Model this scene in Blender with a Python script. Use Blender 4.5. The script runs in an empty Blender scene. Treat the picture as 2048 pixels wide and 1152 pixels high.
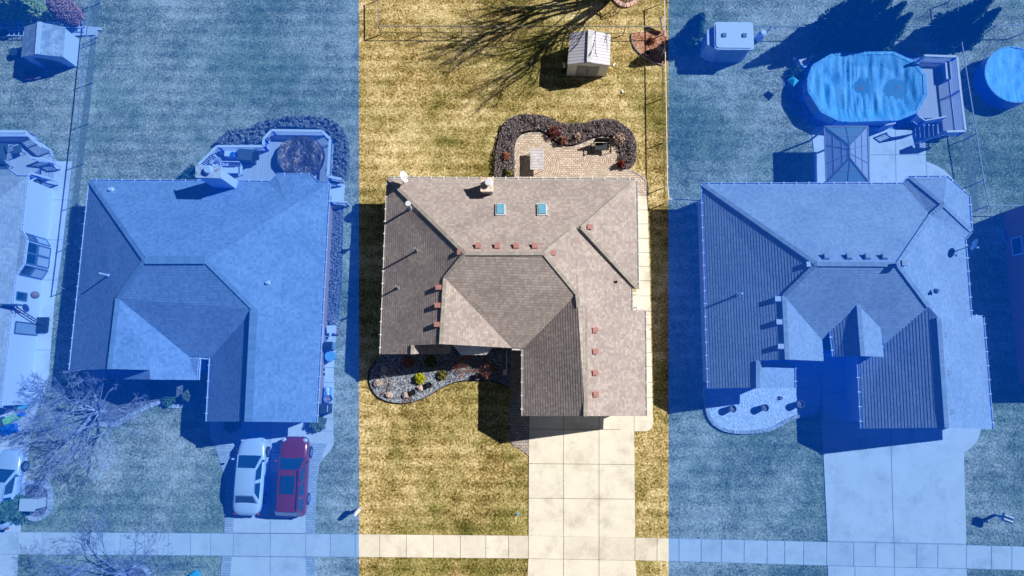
import bpy, math, random
import numpy as np
from mathutils import Vector, Matrix, noise
random.seed(7); rng = np.random.default_rng(7)
R = math.radians
scene = bpy.context.scene
col = scene.collection
# ---------------------------------------------------------------- camera
CAM = Vector((0, 0, 45.0)); F = 1365.33
CM = (Matrix.Rotation(R(0.6), 3, 'Z') @ Matrix.Rotation(R(7.8), 3, 'X'))
cam = bpy.data.cameras.new('camera'); cam.lens = 24; cam.sensor_width = 36; cam.clip_start = .5; cam.clip_end = 3000
cam_o = bpy.data.objects.new('camera', cam); col.objects.link(cam_o)
cam_o.matrix_world = Matrix.Translation(CAM) @ CM.to_4x4(); scene.camera = cam_o
def ray(px, py): return CM @ Vector(((px-1024)/F, -(py-576)/F, -1))
def P(px, py, z=0.0):
    """surveyed point: photo measurement taken at a known height -> metres"""
    d = ray(px, py); return CAM + d*((z-CAM.z)/d.z)
def G(pts, z=0.0): return [P(a[0], a[1], a[2] if len(a) > 2 else z) for a in pts]
BL0, BL1 = P(718, 0), P(718, 1152); BR0, BR1 = P(1337, 0), P(1337, 1152)
# ---------------------------------------------------------------- light
SUN_EL, SHDIR = 42.0, Vector((-0.925, -0.38, 0)).normalized()
sd = Vector((SHDIR.x*math.cos(R(SUN_EL)), SHDIR.y*math.cos(R(SUN_EL)), -math.sin(R(SUN_EL))))
sun = bpy.data.lights.new('sun', 'SUN'); sun.energy = 5.0; sun.angle = R(.5); sun.color = (1, .965, .915)
so = bpy.data.objects.new('sun', sun); col.objects.link(so); so.rotation_euler = sd.to_track_quat('-Z', 'Y').to_euler()
w = bpy.data.worlds.new('World'); scene.world = w; w.use_nodes = True
nt = w.node_tree; bg = nt.nodes['Background']; sk = nt.nodes.new('ShaderNodeTexSky'); sk.sky_type = 'NISHITA'
sk.sun_disc = False; sk.sun_elevation = R(SUN_EL)
sk.sun_rotation = math.atan2(-SHDIR.x, -SHDIR.y); sk.altitude = 1500; sk.air_density = .45; sk.dust_density = 0; sk.ozone_density = 2
nt.links.new(sk.outputs[0], bg.inputs[0]); bg.inputs[1].default_value = .05
scene.view_settings.view_transform = 'Standard'; scene.view_settings.look = 'None'
scene.view_settings.exposure = 0; scene.view_settings.gamma = 1
# ---------------------------------------------------------------- materials
GAIN = .95
TINT = True          # blue overlay wash put into flanking-lot colours, plus a glow lifting their shade
def lin(v): v /= 255; return v/12.92 if v <= .04045 else ((v+.055)/1.055)**2.4
def S(r, g, b, k=1.0): return (lin(r)/GAIN*k, lin(g)/GAIN*k, lin(b)/GAIN*k, 1)
class NT:
    def __init__(s, t): s.t = t; s.n = t.nodes; s.l = t.links
    def put(s, sock, v):
        if isinstance(v, bpy.types.NodeSocket): s.l.new(v, sock)
        elif v is not None: sock.default_value = v
    def m(s, op, a, b=None, c=None, clamp=False):
        n = s.n.new('ShaderNodeMath'); n.operation = op; n.use_clamp = clamp
        for i, v in enumerate((a, b, c)): s.put(n.inputs[i], v)
        return n.outputs[0]
    def vm(s, op, a, b=None):
        n = s.n.new('ShaderNodeVectorMath'); n.operation = op
        s.put(n.inputs[0], a)
        if b is not None: s.put(n.inputs['Scale' if op == 'SCALE' else 1], b)
        return n.outputs[0]
    def mix(s, f, a, b, mode='MIX'):
        n = s.n.new('ShaderNodeMix'); n.data_type = 'RGBA'; n.blend_type = mode
        s.put(n.inputs[0], f); s.put(n.inputs[6], a); s.put(n.inputs[7], b); return n.outputs[2]
    def noise(s, scale, detail=3, rough=.55, vec=None, dist=0):
        n = s.n.new('ShaderNodeTexNoise'); n.inputs['Scale'].default_value = scale; n.inputs['Detail'].default_value = detail
        n.inputs['Roughness'].default_value = rough; n.inputs['Distortion'].default_value = dist
        s.l.new(vec if vec is not None else s.pos(), n.inputs['Vector']); return n.outputs['Fac']
    def vor(s, scale, out='Color', vec=None):
        n = s.n.new('ShaderNodeTexVoronoi'); n.inputs['Scale'].default_value = scale
        s.l.new(vec if vec is not None else s.pos(), n.inputs['Vector']); return n.outputs[out]
    def pos(s):
        if not hasattr(s, '_p'): s._p = s.n.new('ShaderNodeNewGeometry').outputs['Position']
        return s._p
    def sep(s, v): n = s.n.new('ShaderNodeSeparateXYZ'); s.l.new(v, n.inputs[0]); return n.outputs
    def comb(s, x, y, z=0.0):
        n = s.n.new('ShaderNodeCombineXYZ')
        for i, v in enumerate((x, y, z)): s.put(n.inputs[i], v)
        return n.outputs[0]
    def ramp(s, f, stops, const=False):
        n = s.n.new('ShaderNodeValToRGB'); r = n.color_ramp
        if const: r.interpolation = 'CONSTANT'
        while len(r.elements) < len(stops): r.elements.new(.5)
        for e, (p, c) in zip(r.elements, stops): e.position = p; e.color = c if len(c) == 4 else (*c, 1)
        s.l.new(f, n.inputs[0]); return n.outputs[0]
    def mr(s, v, a, b, c=0.0, d=1.0):
        n = s.n.new('ShaderNodeMapRange'); s.put(n.inputs[0], v)
        for i, x in enumerate((a, b, c, d)): n.inputs[i+1].default_value = x
        return n.outputs[0]
    def tone(s): n = s.n.new('ShaderNodeAttribute'); n.attribute_name = 'Tone'; return n.outputs['Fac']
    def uv(s): n = s.n.new('ShaderNodeUVMap'); n.uv_map = 'UVMap'; return n.outputs[0]
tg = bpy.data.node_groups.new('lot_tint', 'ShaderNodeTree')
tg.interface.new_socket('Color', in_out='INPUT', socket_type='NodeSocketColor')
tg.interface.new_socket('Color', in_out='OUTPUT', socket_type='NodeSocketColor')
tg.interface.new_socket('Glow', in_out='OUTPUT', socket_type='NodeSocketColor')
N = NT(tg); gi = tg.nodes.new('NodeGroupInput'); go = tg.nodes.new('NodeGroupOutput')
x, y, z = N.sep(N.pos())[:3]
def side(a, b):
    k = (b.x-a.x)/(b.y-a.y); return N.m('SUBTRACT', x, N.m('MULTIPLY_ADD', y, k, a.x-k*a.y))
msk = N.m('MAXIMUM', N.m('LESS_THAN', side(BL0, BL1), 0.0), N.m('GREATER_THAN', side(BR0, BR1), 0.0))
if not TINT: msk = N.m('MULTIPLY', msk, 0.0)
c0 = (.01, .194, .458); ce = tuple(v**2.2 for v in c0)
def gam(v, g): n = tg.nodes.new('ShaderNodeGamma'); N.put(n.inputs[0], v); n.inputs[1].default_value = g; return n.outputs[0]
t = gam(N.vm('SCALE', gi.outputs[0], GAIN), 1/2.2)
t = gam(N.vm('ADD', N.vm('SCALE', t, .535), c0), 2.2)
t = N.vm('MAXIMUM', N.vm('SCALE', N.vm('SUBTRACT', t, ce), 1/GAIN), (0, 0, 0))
N.l.new(N.mix(msk, gi.outputs[0], t), go.inputs[0]); N.l.new(N.mix(msk, (0, 0, 0, 1), (*ce, 1)), go.inputs[1])  # Glow output: constant blue emission added to lift shaded surfaces, no lamp behind it
MATS = {}
def mat(name, c=None, rough=.8, fn=None, bump=None, metal=0.0, spec=.3, alpha=None, coat=0, tone=True, jit=.12):
    m_ = bpy.data.materials.new(name); m_.use_nodes = True; n = NT(m_.node_tree); b = n.n['Principled BSDF']
    h = None
    if fn:
        r = fn(n); c_, h = r if isinstance(r, tuple) else (r, None)
    else:
        v = n.noise(9, 4, .6); c_ = n.mix(1.0, c, n.ramp(v, [(.3, (1-jit,)*3), (.7, (1+jit*.6,)*3)]), 'MULTIPLY')
    if tone: c_ = n.vm('SCALE', c_, n.tone())
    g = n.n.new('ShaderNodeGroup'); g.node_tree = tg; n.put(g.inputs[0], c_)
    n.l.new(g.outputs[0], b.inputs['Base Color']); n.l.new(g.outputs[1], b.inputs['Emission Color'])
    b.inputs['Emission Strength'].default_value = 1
    b.inputs['Roughness'].default_value = rough; b.inputs['Metallic'].default_value = metal
    b.inputs['Specular IOR Level'].default_value = spec; b.inputs['Coat Weight'].default_value = coat
    if alpha is not None: b.inputs['Alpha'].default_value = alpha
    if h is not None or bump:
        bn = n.n.new('ShaderNodeBump'); bn.inputs['Distance'].default_value = bump[1] if bump else .02
        bn.inputs['Strength'].default_value = bump[2] if bump and len(bump) > 2 else .6
        n.l.new(h if h is not None else n.noise(bump[0] if bump[0] > 1 else 24, 3), bn.inputs['Height']); n.l.new(bn.outputs[0], b.inputs['Normal'])
    MATS[name] = m_; return m_
def grass_col(n, blades=False):
    p = n.pos(); xs = n.sep(p)
    fine = n.noise(7.5, 4, .72, dist=.6); mid = n.noise(1.5, 4, .6); big = n.noise(.22, 4, .6); big2 = n.noise(.11, 3, .6, vec=n.vm('ADD', p, (31, 7, 0)))
    mow = n.m('SINE', n.m('ADD', n.m('MULTIPLY', xs[1], 7.2), n.m('MULTIPLY', n.noise(.5, 2), 3.0)))
    f = n.m('ADD', n.m('MULTIPLY', fine, 1.85), n.m('MULTIPLY', mid, .6)); f = n.m('ADD', f, n.m('MULTIPLY', big, .95))
    f = n.m('ADD', f, n.m('MULTIPLY', mow, .05)); f = n.m('SUBTRACT', f, 1.185)
    straw = n.ramp(f, [(.10, S(76, 62, 28)), (.32, S(136, 116, 64)), (.48, S(182, 159, 102)), (.64, S(218, 196, 140)), (.86, S(248, 234, 192))])
    green = n.ramp(f, [(.10, S(52, 52, 22)), (.34, S(100, 97, 44)), (.56, S(148, 138, 76)), (.84, S(202, 186, 122))])
    right = n.mr(xs[0], 9.9, 10.3, 0, .16)
    gf = n.mr(n.m('ADD', big2, n.m('MULTIPLY', n.noise(.7, 3), .45)), .64, .86); gf = n.m('ADD', gf, right, clamp=True)
    c = n.mix(gf, straw, green)
    brown = n.mr(n.noise(.35, 3, vec=n.vm('ADD', p, (0, 50, 0))), .60, .72, 0, .35)
    c = n.mix(brown, c, n.mix(1.0, c, (1.0, .83, .78, 1), 'MULTIPLY'))
    return c, fine
mat('lawn', fn=grass_col, bump=(1, .03, .35), spec=.1, rough=.95)
mat('blade', fn=lambda n: (grass_col(n)[0]), spec=.15, rough=.8)
def shingle(c1, c2, c3, c4, line=.5):
    def f(n):
        u, v = n.sep(n.uv())[:2]
        vr = n.m('DIVIDE', v, .17); row = n.m('FLOOR', vr); fr = n.m('FRACT', vr)
        w1 = n.n.new('ShaderNodeTexWhiteNoise'); w1.noise_dimensions = '1D'; n.l.new(row, w1.inputs['W'])
        ur = n.m('ADD', n.m('DIVIDE', u, .17), n.m('MULTIPLY', w1.outputs[0], 7.3)); cell = n.m('FLOOR', ur)
        wn = n.n.new('ShaderNodeTexWhiteNoise'); wn.noise_dimensions = '2D'; n.l.new(n.comb(cell, row), wn.inputs['Vector'])
        c = n.ramp(wn.outputs[0], [(0, c1), (.3, c2), (.6, c3), (.85, c4)], True)
        c = n.mix(n.mr(n.noise(.55, 3), .3, .7), c, n.mix(1.0, c, (.80, .80, .81, 1), 'MULTIPLY'))
        c = n.mix(n.mr(n.noise(30, 2), .3, .7, 0, .5), n.vm('SCALE', c, 1.75), n.mix(1.0, c, (.85, .83, .83, 1), 'MULTIPLY'))
        ln = n.m('MULTIPLY', n.m('LESS_THAN', fr, .16), line*.45)  # shadow under each course's butt edge, darkened in the colour
        ln = n.m('MAXIMUM', ln, n.m('MULTIPLY', n.m('LESS_THAN', n.m('FRACT', ur), .07), line*.5))
        c = n.mix(ln, c, n.mix(1.0, c, (.25, .23, .23, 1), 'MULTIPLY'))
        return c
    return f
mat('shingle_brown', fn=shingle(S(150, 139, 134), S(156, 145, 139), S(164, 154, 146), S(148, 134, 129), .62), spec=.12, rough=.95)
mat('cap_brown', S(178, 170, 160), .95, spec=.1)
mat('shingle_slate', fn=shingle(S(120, 122, 138), S(126, 128, 144), S(132, 134, 150), S(113, 115, 130), .42), spec=.12, rough=.95)
mat('cap_slate', S(140, 148, 162), .95, spec=.1)
mat('shingle_warm', fn=shingle(S(154, 147, 148), S(160, 152, 153), S(166, 158, 159), S(149, 142, 143), .45), spec=.12, rough=.95)
mat('cap_warm', S(178, 168, 166), .95, spec=.1)
mat('shingle_tan', fn=shingle(S(154, 142, 132), S(160, 148, 138), S(167, 155, 144), S(148, 134, 125), .45), spec=.12, rough=.95)
mat('cap_tan', S(190, 174, 156), .95, spec=.1)
def concrete(n):
    f = n.m('ADD', n.m('MULTIPLY', n.noise(.9, 5, .65), .6), n.m('MULTIPLY', n.noise(14, 3, .7), .4))
    c = n.ramp(f, [(.28, S(214, 204, 184)), (.5, S(240, 232, 212)), (.75, S(250, 242, 224))])
    st = n.mr(n.noise(.65, 5, .7, vec=n.vm('ADD', n.pos(), (9, 3, 0))), .52, .70, 0, .6)
    c = n.mix(st, c, S(190, 180, 160))
    sp = n.mr(n.vor(5.0, 'Distance'), .0, .035, .5, 0)
    return n.mix(sp, c, S(90, 84, 76))
mat('concrete', fn=concrete, rough=.9, spec=.2)
mat('joint', S(138, 127, 110), .95, spec=.05); mat('soil', S(86, 70, 48), 1, spec=.05)
def gravel(dark, mid, light, sc=14):
    def f(n):
        v = n.vor(sc); g = n.sep(v)[0]
        return n.mix(n.mr(n.noise(1.1, 3), .35, .7, 0, .35), n.ramp(g, [(0, dark), (.5, mid), (1, light)]), mid), n.vor(sc, 'Distance')
    return f
mat('gravel_blue', fn=gravel(S(70, 76, 88), S(118, 126, 140), S(190, 196, 206), 13), bump=(1, .04), rough=.9)
mat('gravel_white', fn=gravel(S(190, 190, 190), S(226, 226, 226), S(252, 252, 252), 11), bump=(1, .04), rough=.9)
mat('gravel_pool', fn=gravel(S(60, 64, 90), S(105, 110, 150), S(150, 155, 200), 10), bump=(1, .04), rough=.9)
mat('mulch', fn=gravel(S(70, 50, 42), S(120, 92, 78), S(178, 146, 128), 12), bump=(1, .05), rough=1)
mat('mulch_dark', fn=gravel(S(44, 38, 38), S(84, 76, 78), S(130, 122, 124), 11), bump=(1, .05), rough=1)
mat('mulch_red', fn=gravel(S(120, 74, 58), S(176, 122, 96), S(224, 184, 160), 12), bump=(1, .05), rough=1)
def pavers(c1, c2, c3, jc, centers=(), w_=.22, h_=.11):
    def f(n):
        x, y, z = n.sep(n.pos())[:3]
        def grid(u, v, w, h, off=True):
            rv = n.m('DIVIDE', v, h); row = n.m('FLOOR', rv)
            ru = n.m('DIVIDE', u, w)
            if off: ru = n.m('ADD', ru, n.m('MULTIPLY', row, .5))
            wn = n.n.new('ShaderNodeTexWhiteNoise'); wn.noise_dimensions = '2D'; n.l.new(n.comb(n.m('FLOOR', ru), row), wn.inputs['Vector'])
            j = n.m('MAXIMUM', n.m('LESS_THAN', n.m('FRACT', rv), .2), n.m('LESS_THAN', n.m('FRACT', ru), .10))
            return wn.outputs[0], j
        wv, j = grid(x, y, w_, h_)
        for (cx, cy, rr) in centers:
            dx = n.m('SUBTRACT', x, cx); dy = n.m('SUBTRACT', y, cy)
            r = n.m('SQRT', n.m('ADD', n.m('MULTIPLY', dx, dx), n.m('MULTIPLY', dy, dy)))
            row = n.m('FLOOR', n.m('DIVIDE', r, .14)); a = n.m('MULTIPLY', n.m('ARCTAN2', dy, dx), n.m('MULTIPLY', n.m('ADD', row, .5), 1.0))
            wv2, j2 = grid(a, r, 1.0, .14, False); ins = n.m('LESS_THAN', r, rr); j2 = n.m('MULTIPLY', j2, 1.15)
            wv = n.mix(ins, wv, wv2); j = n.mix(ins, j, j2)
        c = n.ramp(wv, [(0, c1), (.5, c2), (1, c3)])
        c = n.mix(n.mr(n.noise(.8, 4), .5, .72, 0, .35), c, n.mix(1.0, c, (1, .84, .68, 1), 'MULTIPLY'))
        return n.mix(n.m('MULTIPLY', j, .8), c, jc)
    return f
c1_, c2_ = P(1192, 322), P(1073, 330)
mat('patio_pavers', fn=pavers(S(200, 180, 160), S(220, 200, 180), S(236, 220, 202), S(116, 96, 78), [(c1_.x, c1_.y, 1.05), (c2_.x, c2_.y, 1.65)], .26, .15), rough=.9)
c3_ = P(1032, 763)
mat('walk_pavers', fn=pavers(S(160, 150, 146), S(180, 168, 160), S(200, 186, 174), S(98, 88, 78), [(c3_.x, c3_.y, .72)], .26, .17), rough=.9)
mat('drive_pavers', fn=pavers(S(188, 180, 172), S(204, 196, 186), S(220, 210, 198), S(140, 130, 120), (), .26, .15), rough=.9)
mat('edging', fn=gravel(S(150, 138, 124), S(198, 186, 172), S(222, 212, 198), 5), rough=.9)
mat('pink_stone', S(226, 190, 172), .9, jit=.25); mat('rock', S(205, 186, 176), .9, jit=.3, bump=(7, .08))
mat('white', S(236, 234, 230), .55, jit=.05); mat('white_metal', S(226, 226, 228), .4, jit=.04)
mat('offwhite', S(222, 216, 206), .6, jit=.06); mat('cream', S(214, 198, 172), .7, jit=.06)
mat('grey', S(150, 152, 156), .6); mat('grey_metal', S(140, 140, 140), .6, jit=.06); mat('dark', S(34, 34, 38), .6, jit=.2)
mat('black', S(20, 20, 24), .45, jit=.2); mat('charcoal', S(62, 64, 70), .6)
mat('tyre', S(30, 30, 32), .85); mat('rim', S(176, 178, 184), .3, metal=.7)
mat('white_paint', S(214, 218, 222), .22, coat=.6, spec=.5, jit=.02); mat('silver_paint', S(196, 202, 210), .25, coat=.6, spec=.5, jit=.02)
mat('red_paint', S(150, 14, 20), .22, coat=.6, spec=.5, jit=.04)
mat('glass', S(26, 40, 52), .06, spec=.8, jit=.3); mat('sky_glass', S(120, 180, 206), .12, spec=.7, jit=.25)
mat('red_lamp', S(170, 20, 20), .3); mat('lamp', S(225, 228, 230), .2)
mat('pink_vent', S(184, 132, 126), .6, jit=.1); mat('white_vent', S(232, 232, 238), .5, jit=.05); mat('grey_vent', S(150, 146, 150), .6)
mat('rust', fn=lambda n: n.ramp(n.noise(4, 5, .7), [(.42, S(238, 230, 220)), (.56, S(226, 194, 168)), (.66, S(176, 84, 48))]), rough=.7)
mat('pot', S(150, 84, 60), .8); mat('blue_plastic', S(20, 90, 190), .4); mat('teal_plastic', S(60, 190, 200), .5); mat('lime_plastic', S(150, 230, 90), .5)
mat('red_plastic', S(190, 20, 30), .35)
def brickf(n):
    b = n.n.new('ShaderNodeTexBrick'); n.l.new(n.uv(), b.inputs['Vector']); b.inputs['Scale'].default_value = 1
    b.inputs['Brick Width'].default_value = .23; b.inputs['Row Height'].default_value = .08; b.inputs['Mortar Size'].default_value = .008
    b.inputs['Color1'].default_value = S(176, 108, 92); b.inputs['Color2'].default_value = S(196, 130, 110); b.inputs['Mortar'].default_value = S(190, 170, 156)
    return b.outputs[0]
mat('brick', fn=brickf, rough=.9)
def brickd(n):
    b = n.n.new('ShaderNodeTexBrick'); n.l.new(n.uv(), b.inputs['Vector']); b.inputs['Scale'].default_value = 1
    b.inputs['Brick Width'].default_value = .23; b.inputs['Row Height'].default_value = .08; b.inputs['Mortar Size'].default_value = .008
    b.inputs['Color1'].default_value = S(196, 76, 60); b.inputs['Color2'].default_value = S(170, 60, 50); b.inputs['Mortar'].default_value = S(180, 130, 116)
    return b.outputs[0]
mat('brick_red', fn=brickd, rough=.9)
def sidingf(c):
    def f(n):
        v = n.sep(n.uv())[1]; fr = n.m('FRACT', n.m('DIVIDE', v, .12))
        return n.mix(n.m('LESS_THAN', fr, .12), c, n.mix(1.0, c, (.6, .6, .6, 1), 'MULTIPLY')), fr
    return f
mat('siding_white', fn=sidingf(S(234, 232, 226)), rough=.6, bump=(1, .01)); mat('siding_cream', fn=sidingf(S(206, 198, 184)), rough=.6, bump=(1, .01))
mat('siding_blue', fn=sidingf(S(196, 200, 206)), rough=.6, bump=(1, .01))
def boards(c, dirn=0, w_=.14):
    def f(n):
        v = n.m('DIVIDE', n.sep(n.pos())[dirn], w_); wn = n.n.new('ShaderNodeTexWhiteNoise'); wn.noise_dimensions = '1D'; n.l.new(n.m('FLOOR', v), wn.inputs['W'])
        cc = n.mix(n.m('MULTIPLY', wn.outputs[0], .35), c, n.mix(1.0, c, (.7, .7, .7, 1), 'MULTIPLY'))
        return n.mix(n.m('LESS_THAN', n.m('FRACT', v), .12), cc, n.mix(1.0, c, (.35, .35, .35, 1), 'MULTIPLY'))
    return f
mat('deck_pale', fn=boards(S(212, 200, 186), 0), rough=.8); mat('deck_tan', fn=boards(S(214, 196, 190), 0), rough=.8)
mat('tile_top', fn=pavers(S(196, 190, 190), S(216, 210, 210), S(228, 224, 224), S(176, 168, 170), (), .2, .2), rough=.5)
mat('shed_roof', fn=lambda n: n.ramp(n.noise(2.6, 5, .75), [(.3, S(120, 112, 108)), (.52, S(168, 160, 158)), (.72, S(214, 206, 200))]), rough=.8)
def ribbed(n):
    fr = n.m('FRACT', n.m('DIVIDE', n.sep(n.uv())[0], .22)); d = n.m('LESS_THAN', fr, .28)
    c = n.mix(n.m('MULTIPLY', d, .6), S(214, 212, 222), S(120, 118, 132)); return n.mix(n.mr(n.noise(1.5, 4), .4, .7, 0, .3), c, S(178, 172, 172))
mat('ribbed_metal', fn=ribbed, rough=.5)
def tarp(c1, c2):
    def f(n):
        x, y, z = n.sep(n.pos())[:3]
        st = n.noise(1, 3, .6, vec=n.comb(n.m('MULTIPLY', x, 5.0), n.m('MULTIPLY', y, .7)))
        return n.mix(n.mr(st, .35, .65), c1, c2), n.noise(5, 4, .6, dist=1.0)
    return f
mat('tarp', fn=tarp(S(40, 145, 200), S(116, 196, 228)), rough=.6, spec=.2, bump=(1, .08))
mat('tarp_bright', fn=tarp(S(20, 165, 245), S(90, 200, 252)), rough=.6, spec=.2, bump=(1, .06, .6))
mat('water', S(66, 130, 160), .15, spec=.5, jit=.2)
mat('tarp_brown', fn=lambda n: (n.ramp(n.noise(1.2, 4, .6, dist=1), [(.3, S(50, 24, 22)), (.6, S(96, 58, 52)), (.8, S(140, 104, 98))]), n.noise(2.2, 4, .6, dist=1.4)), rough=.25, spec=.6, bump=(1, .15, 1))
mat('poly_roof', S(176, 206, 206), .35, spec=.5, jit=.08); mat('poly_white', S(228, 232, 236), .35, spec=.5, jit=.04)
for m_ in ('poly_roof', 'poly_white'):
    n_ = MATS[m_].node_tree; p_ = n_.nodes['Principled BSDF']; tr = n_.nodes.new('ShaderNodeBsdfTranslucent'); mx = n_.nodes.new('ShaderNodeMixShader'); mx.inputs[0].default_value = .6
    n_.links.new(p_.inputs['Base Color'].links[0].from_socket, tr.inputs[0]); n_.links.new(p_.outputs[0], mx.inputs[1]); n_.links.new(tr.outputs[0], mx.inputs[2]); n_.links.new(mx.outputs[0], n_.nodes['Material Output'].inputs[0]); mat('frame_dark', S(70, 90, 110), .5)
mat('mesh', S(110, 110, 106), .7, alpha=.06); 
mat('bark_light', S(184, 168, 162), .9, jit=.25); mat('bark', S(120, 100, 88), .95, jit=.3); mat('bark_dark', S(60, 48, 42), .95, jit=.3)
for nm, c in dict(leaf_yellow=(176, 178, 40), leaf_green=(84, 100, 40), leaf_dark=(60, 74, 40), leaf_spruce=(74, 92, 40), leaf_arbor=(190, 190, 70), leaf_orange=(214, 128, 92),
                  leaf_purple=(150, 138, 138), leaf_red=(122, 50, 42), leaf_hedge=(158, 134, 98), leaf_rust=(158, 104, 86), leaf_olive=(120, 112, 56), leaf_tan=(200, 170, 150)).items():
    mat(nm, S(*c), .85, jit=.3, spec=.15)
M = MATS
# ---------------------------------------------------------------- mesh helpers
class MB:
    def __init__(s): s.v = []; s.f = []; s.mi = []; s.uv = []; s.tn = []
    def face(s, pts, mi=0, uvs=None, tone=1.0):
        i = len(s.v); s.v += [tuple(p) for p in pts]; s.f.append(tuple(range(i, i+len(pts)))); s.mi.append(mi)
        s.uv.append(uvs or [(0, 0)]*len(pts)); s.tn.append(tone); return s
    def box(s, c, d, rz=0, mi=0, tone=1.0, mtx=None):
        hx, hy, hz = d[0]/2, d[1]/2, d[2]/2
        m_ = mtx or (Matrix.Translation(Vector(c)) @ Matrix.Rotation(rz, 4, 'Z'))
        p = [m_ @ Vector((sx*hx, sy*hy, sz*hz)) for sx in (-1, 1) for sy in (-1, 1) for sz in (-1, 1)]
        for q in ((0, 1, 3, 2), (4, 6, 7, 5), (0, 4, 5, 1), (2, 3, 7, 6), (0, 2, 6, 4), (1, 5, 7, 3)):
            pp = [p[k] for k in q]; u = (pp[1]-pp[0]).length; v = (pp[2]-pp[1]).length
            s.face(pp, mi, [(0, 0), (u, 0), (u, v), (0, v)], tone)
        return s
    def bar(s, a, b, w, h=None, mi=0, tone=1.0):
        a, b = Vector(a), Vector(b); d = b-a; L = d.length
        if L < 1e-6: return s
        q = d.to_track_quat('X', 'Z').to_matrix().to_4x4(); q.translation = (a+b)/2
        return s.box(None, (L, w, h or w), mi=mi, tone=tone, mtx=q)
    def tube(s, pts, rads, n=6, mi=0, tone=1.0, cap=False):
        rings = []
        for i, p in enumerate(pts):
            p = Vector(p); a = Vector(pts[max(i-1, 0)]); b = Vector(pts[min(i+1, len(pts)-1)])
            d = (b-a).normalized() if (b-a).length > 1e-9 else Vector((0, 0, 1)); q = d.to_track_quat('Z', 'Y')
            r = rads[i] if hasattr(rads, '__len__') else rads
            base = len(s.v); s.v += [tuple(p + q @ Vector((math.cos(2*math.pi*k/n)*r, math.sin(2*math.pi*k/n)*r, 0))) for k in range(n)]
            rings.append(base)
        for a, b in zip(rings, rings[1:]):
            for k in range(n):
                s.f.append((a+k, a+(k+1) % n, b+(k+1) % n, b+k)); s.mi.append(mi); s.uv.append([(0, 0)]*4); s.tn.append(tone)
        if cap:
            for r_, rev in ((rings[0], True), (rings[-1], False)):
                f = list(range(r_, r_+n)); f = f[::-1] if rev else f
                s.f.append(tuple(f)); s.mi.append(mi); s.uv.append([(0, 0)]*n); s.tn.append(tone)
        return s
    def prism(s, pts, z0, z1, mi=0, tone=1.0, top=True):
        n = len(pts); area = sum(pts[i][0]*pts[(i+1) % n][1]-pts[(i+1) % n][0]*pts[i][1] for i in range(n))
        if area < 0: pts = pts[::-1]
        acc = 0
        for i in range(n):
            a, b = pts[i], pts[(i+1) % n]; L = math.hypot(b[0]-a[0], b[1]-a[1])
            s.face([(a[0], a[1], z0), (b[0], b[1], z0), (b[0], b[1], z1), (a[0], a[1], z1)], mi, [(acc, z0), (acc+L, z0), (acc+L, z1), (acc, z1)], tone); acc += L
        if top: s.face([(p[0], p[1], z1) for p in pts], mi, [(p[0], p[1]) for p in pts], tone)
        return s
    def ball(s, c, r, seg=14, rings=8, mi=0, tone=1.0, jit=0, seed=0):
        c = Vector(c); r = Vector(r) if hasattr(r, '__len__') else Vector((r, r, r)); g = []
        for i in range(rings+1):
            th = math.pi*i/rings; row = []
            for k in range(seg):
                ph = 2*math.pi*k/seg; d = Vector((math.sin(th)*math.cos(ph), math.sin(th)*math.sin(ph), math.cos(th)))
                kk = 1+jit*noise.noise(d*2.3+Vector((seed, seed*.7, 0)))
                row.append(len(s.v)); s.v.append(tuple(c+Vector((d.x*r.x, d.y*r.y, d.z*r.z))*kk))
            g.append(row)
        for i in range(rings):
            for k in range(seg):
                s.f.append((g[i][k], g[i+1][k], g[i+1][(k+1) % seg], g[i][(k+1) % seg])); s.mi.append(mi); s.uv.append([(0, 0)]*4); s.tn.append(tone)
        return s
    def build(s, name, mats, parent=None, org=None, smooth=False, bevel=0, sub=0):
        me = bpy.data.meshes.new(name); o3 = Vector(org) if org is not None else Vector((0, 0, 0))
        me.from_pydata([(v[0]-o3.x, v[1]-o3.y, v[2]-o3.z) for v in s.v], [], s.f)
        if not isinstance(mats, (list, tuple)): mats = [mats]
        for m_ in mats: me.materials.append(M[m_] if isinstance(m_, str) else m_)
        me.polygons.foreach_set('material_index', s.mi)
        uvl = me.uv_layers.new(name='UVMap'); uvl.data.foreach_set('uv', [c for f in s.uv for p in f for c in p])
        at = me.attributes.new('Tone', 'FLOAT', 'FACE'); at.data.foreach_set('value', s.tn)
        if smooth: me.polygons.foreach_set('use_smooth', [True]*len(s.f))
        ob = bpy.data.objects.new(name, me); col.objects.link(ob)
        if parent is not None: ob.parent = parent
        elif org is not None: ob.location = o3
        if bevel: b = ob.modifiers.new('bevel', 'BEVEL'); b.width = bevel; b.segments = 2
        if sub:
            wd = ob.modifiers.new('weld', 'WELD'); wd.merge_threshold = .002
            b = ob.modifiers.new('sub', 'SUBSURF'); b.levels = sub; b.render_levels = sub
        return ob
def tag(o, label, cat, group=None):
    o['label'] = label; o['category'] = cat
    if group: o['group'] = group
    return o
def thing(name, label, cat, loc=(0, 0, 0), rz=0, group=None):
    o = bpy.data.objects.new(name, None); o.empty_display_size = .3; col.objects.link(o)
    o.location = loc; o.rotation_euler = (0, 0, rz); return tag(o, label, cat, group)
def struct(o): o['kind'] = 'structure'; return o
def kids(o): return [c for c in list(bpy.data.objects) if c.parent is o]
def copy_tree(o, parent=None):
    c = o.copy(); col.objects.link(c)
    if parent is not None: c.parent = parent
    for ch in kids(o): copy_tree(ch, c)
    return c
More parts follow.
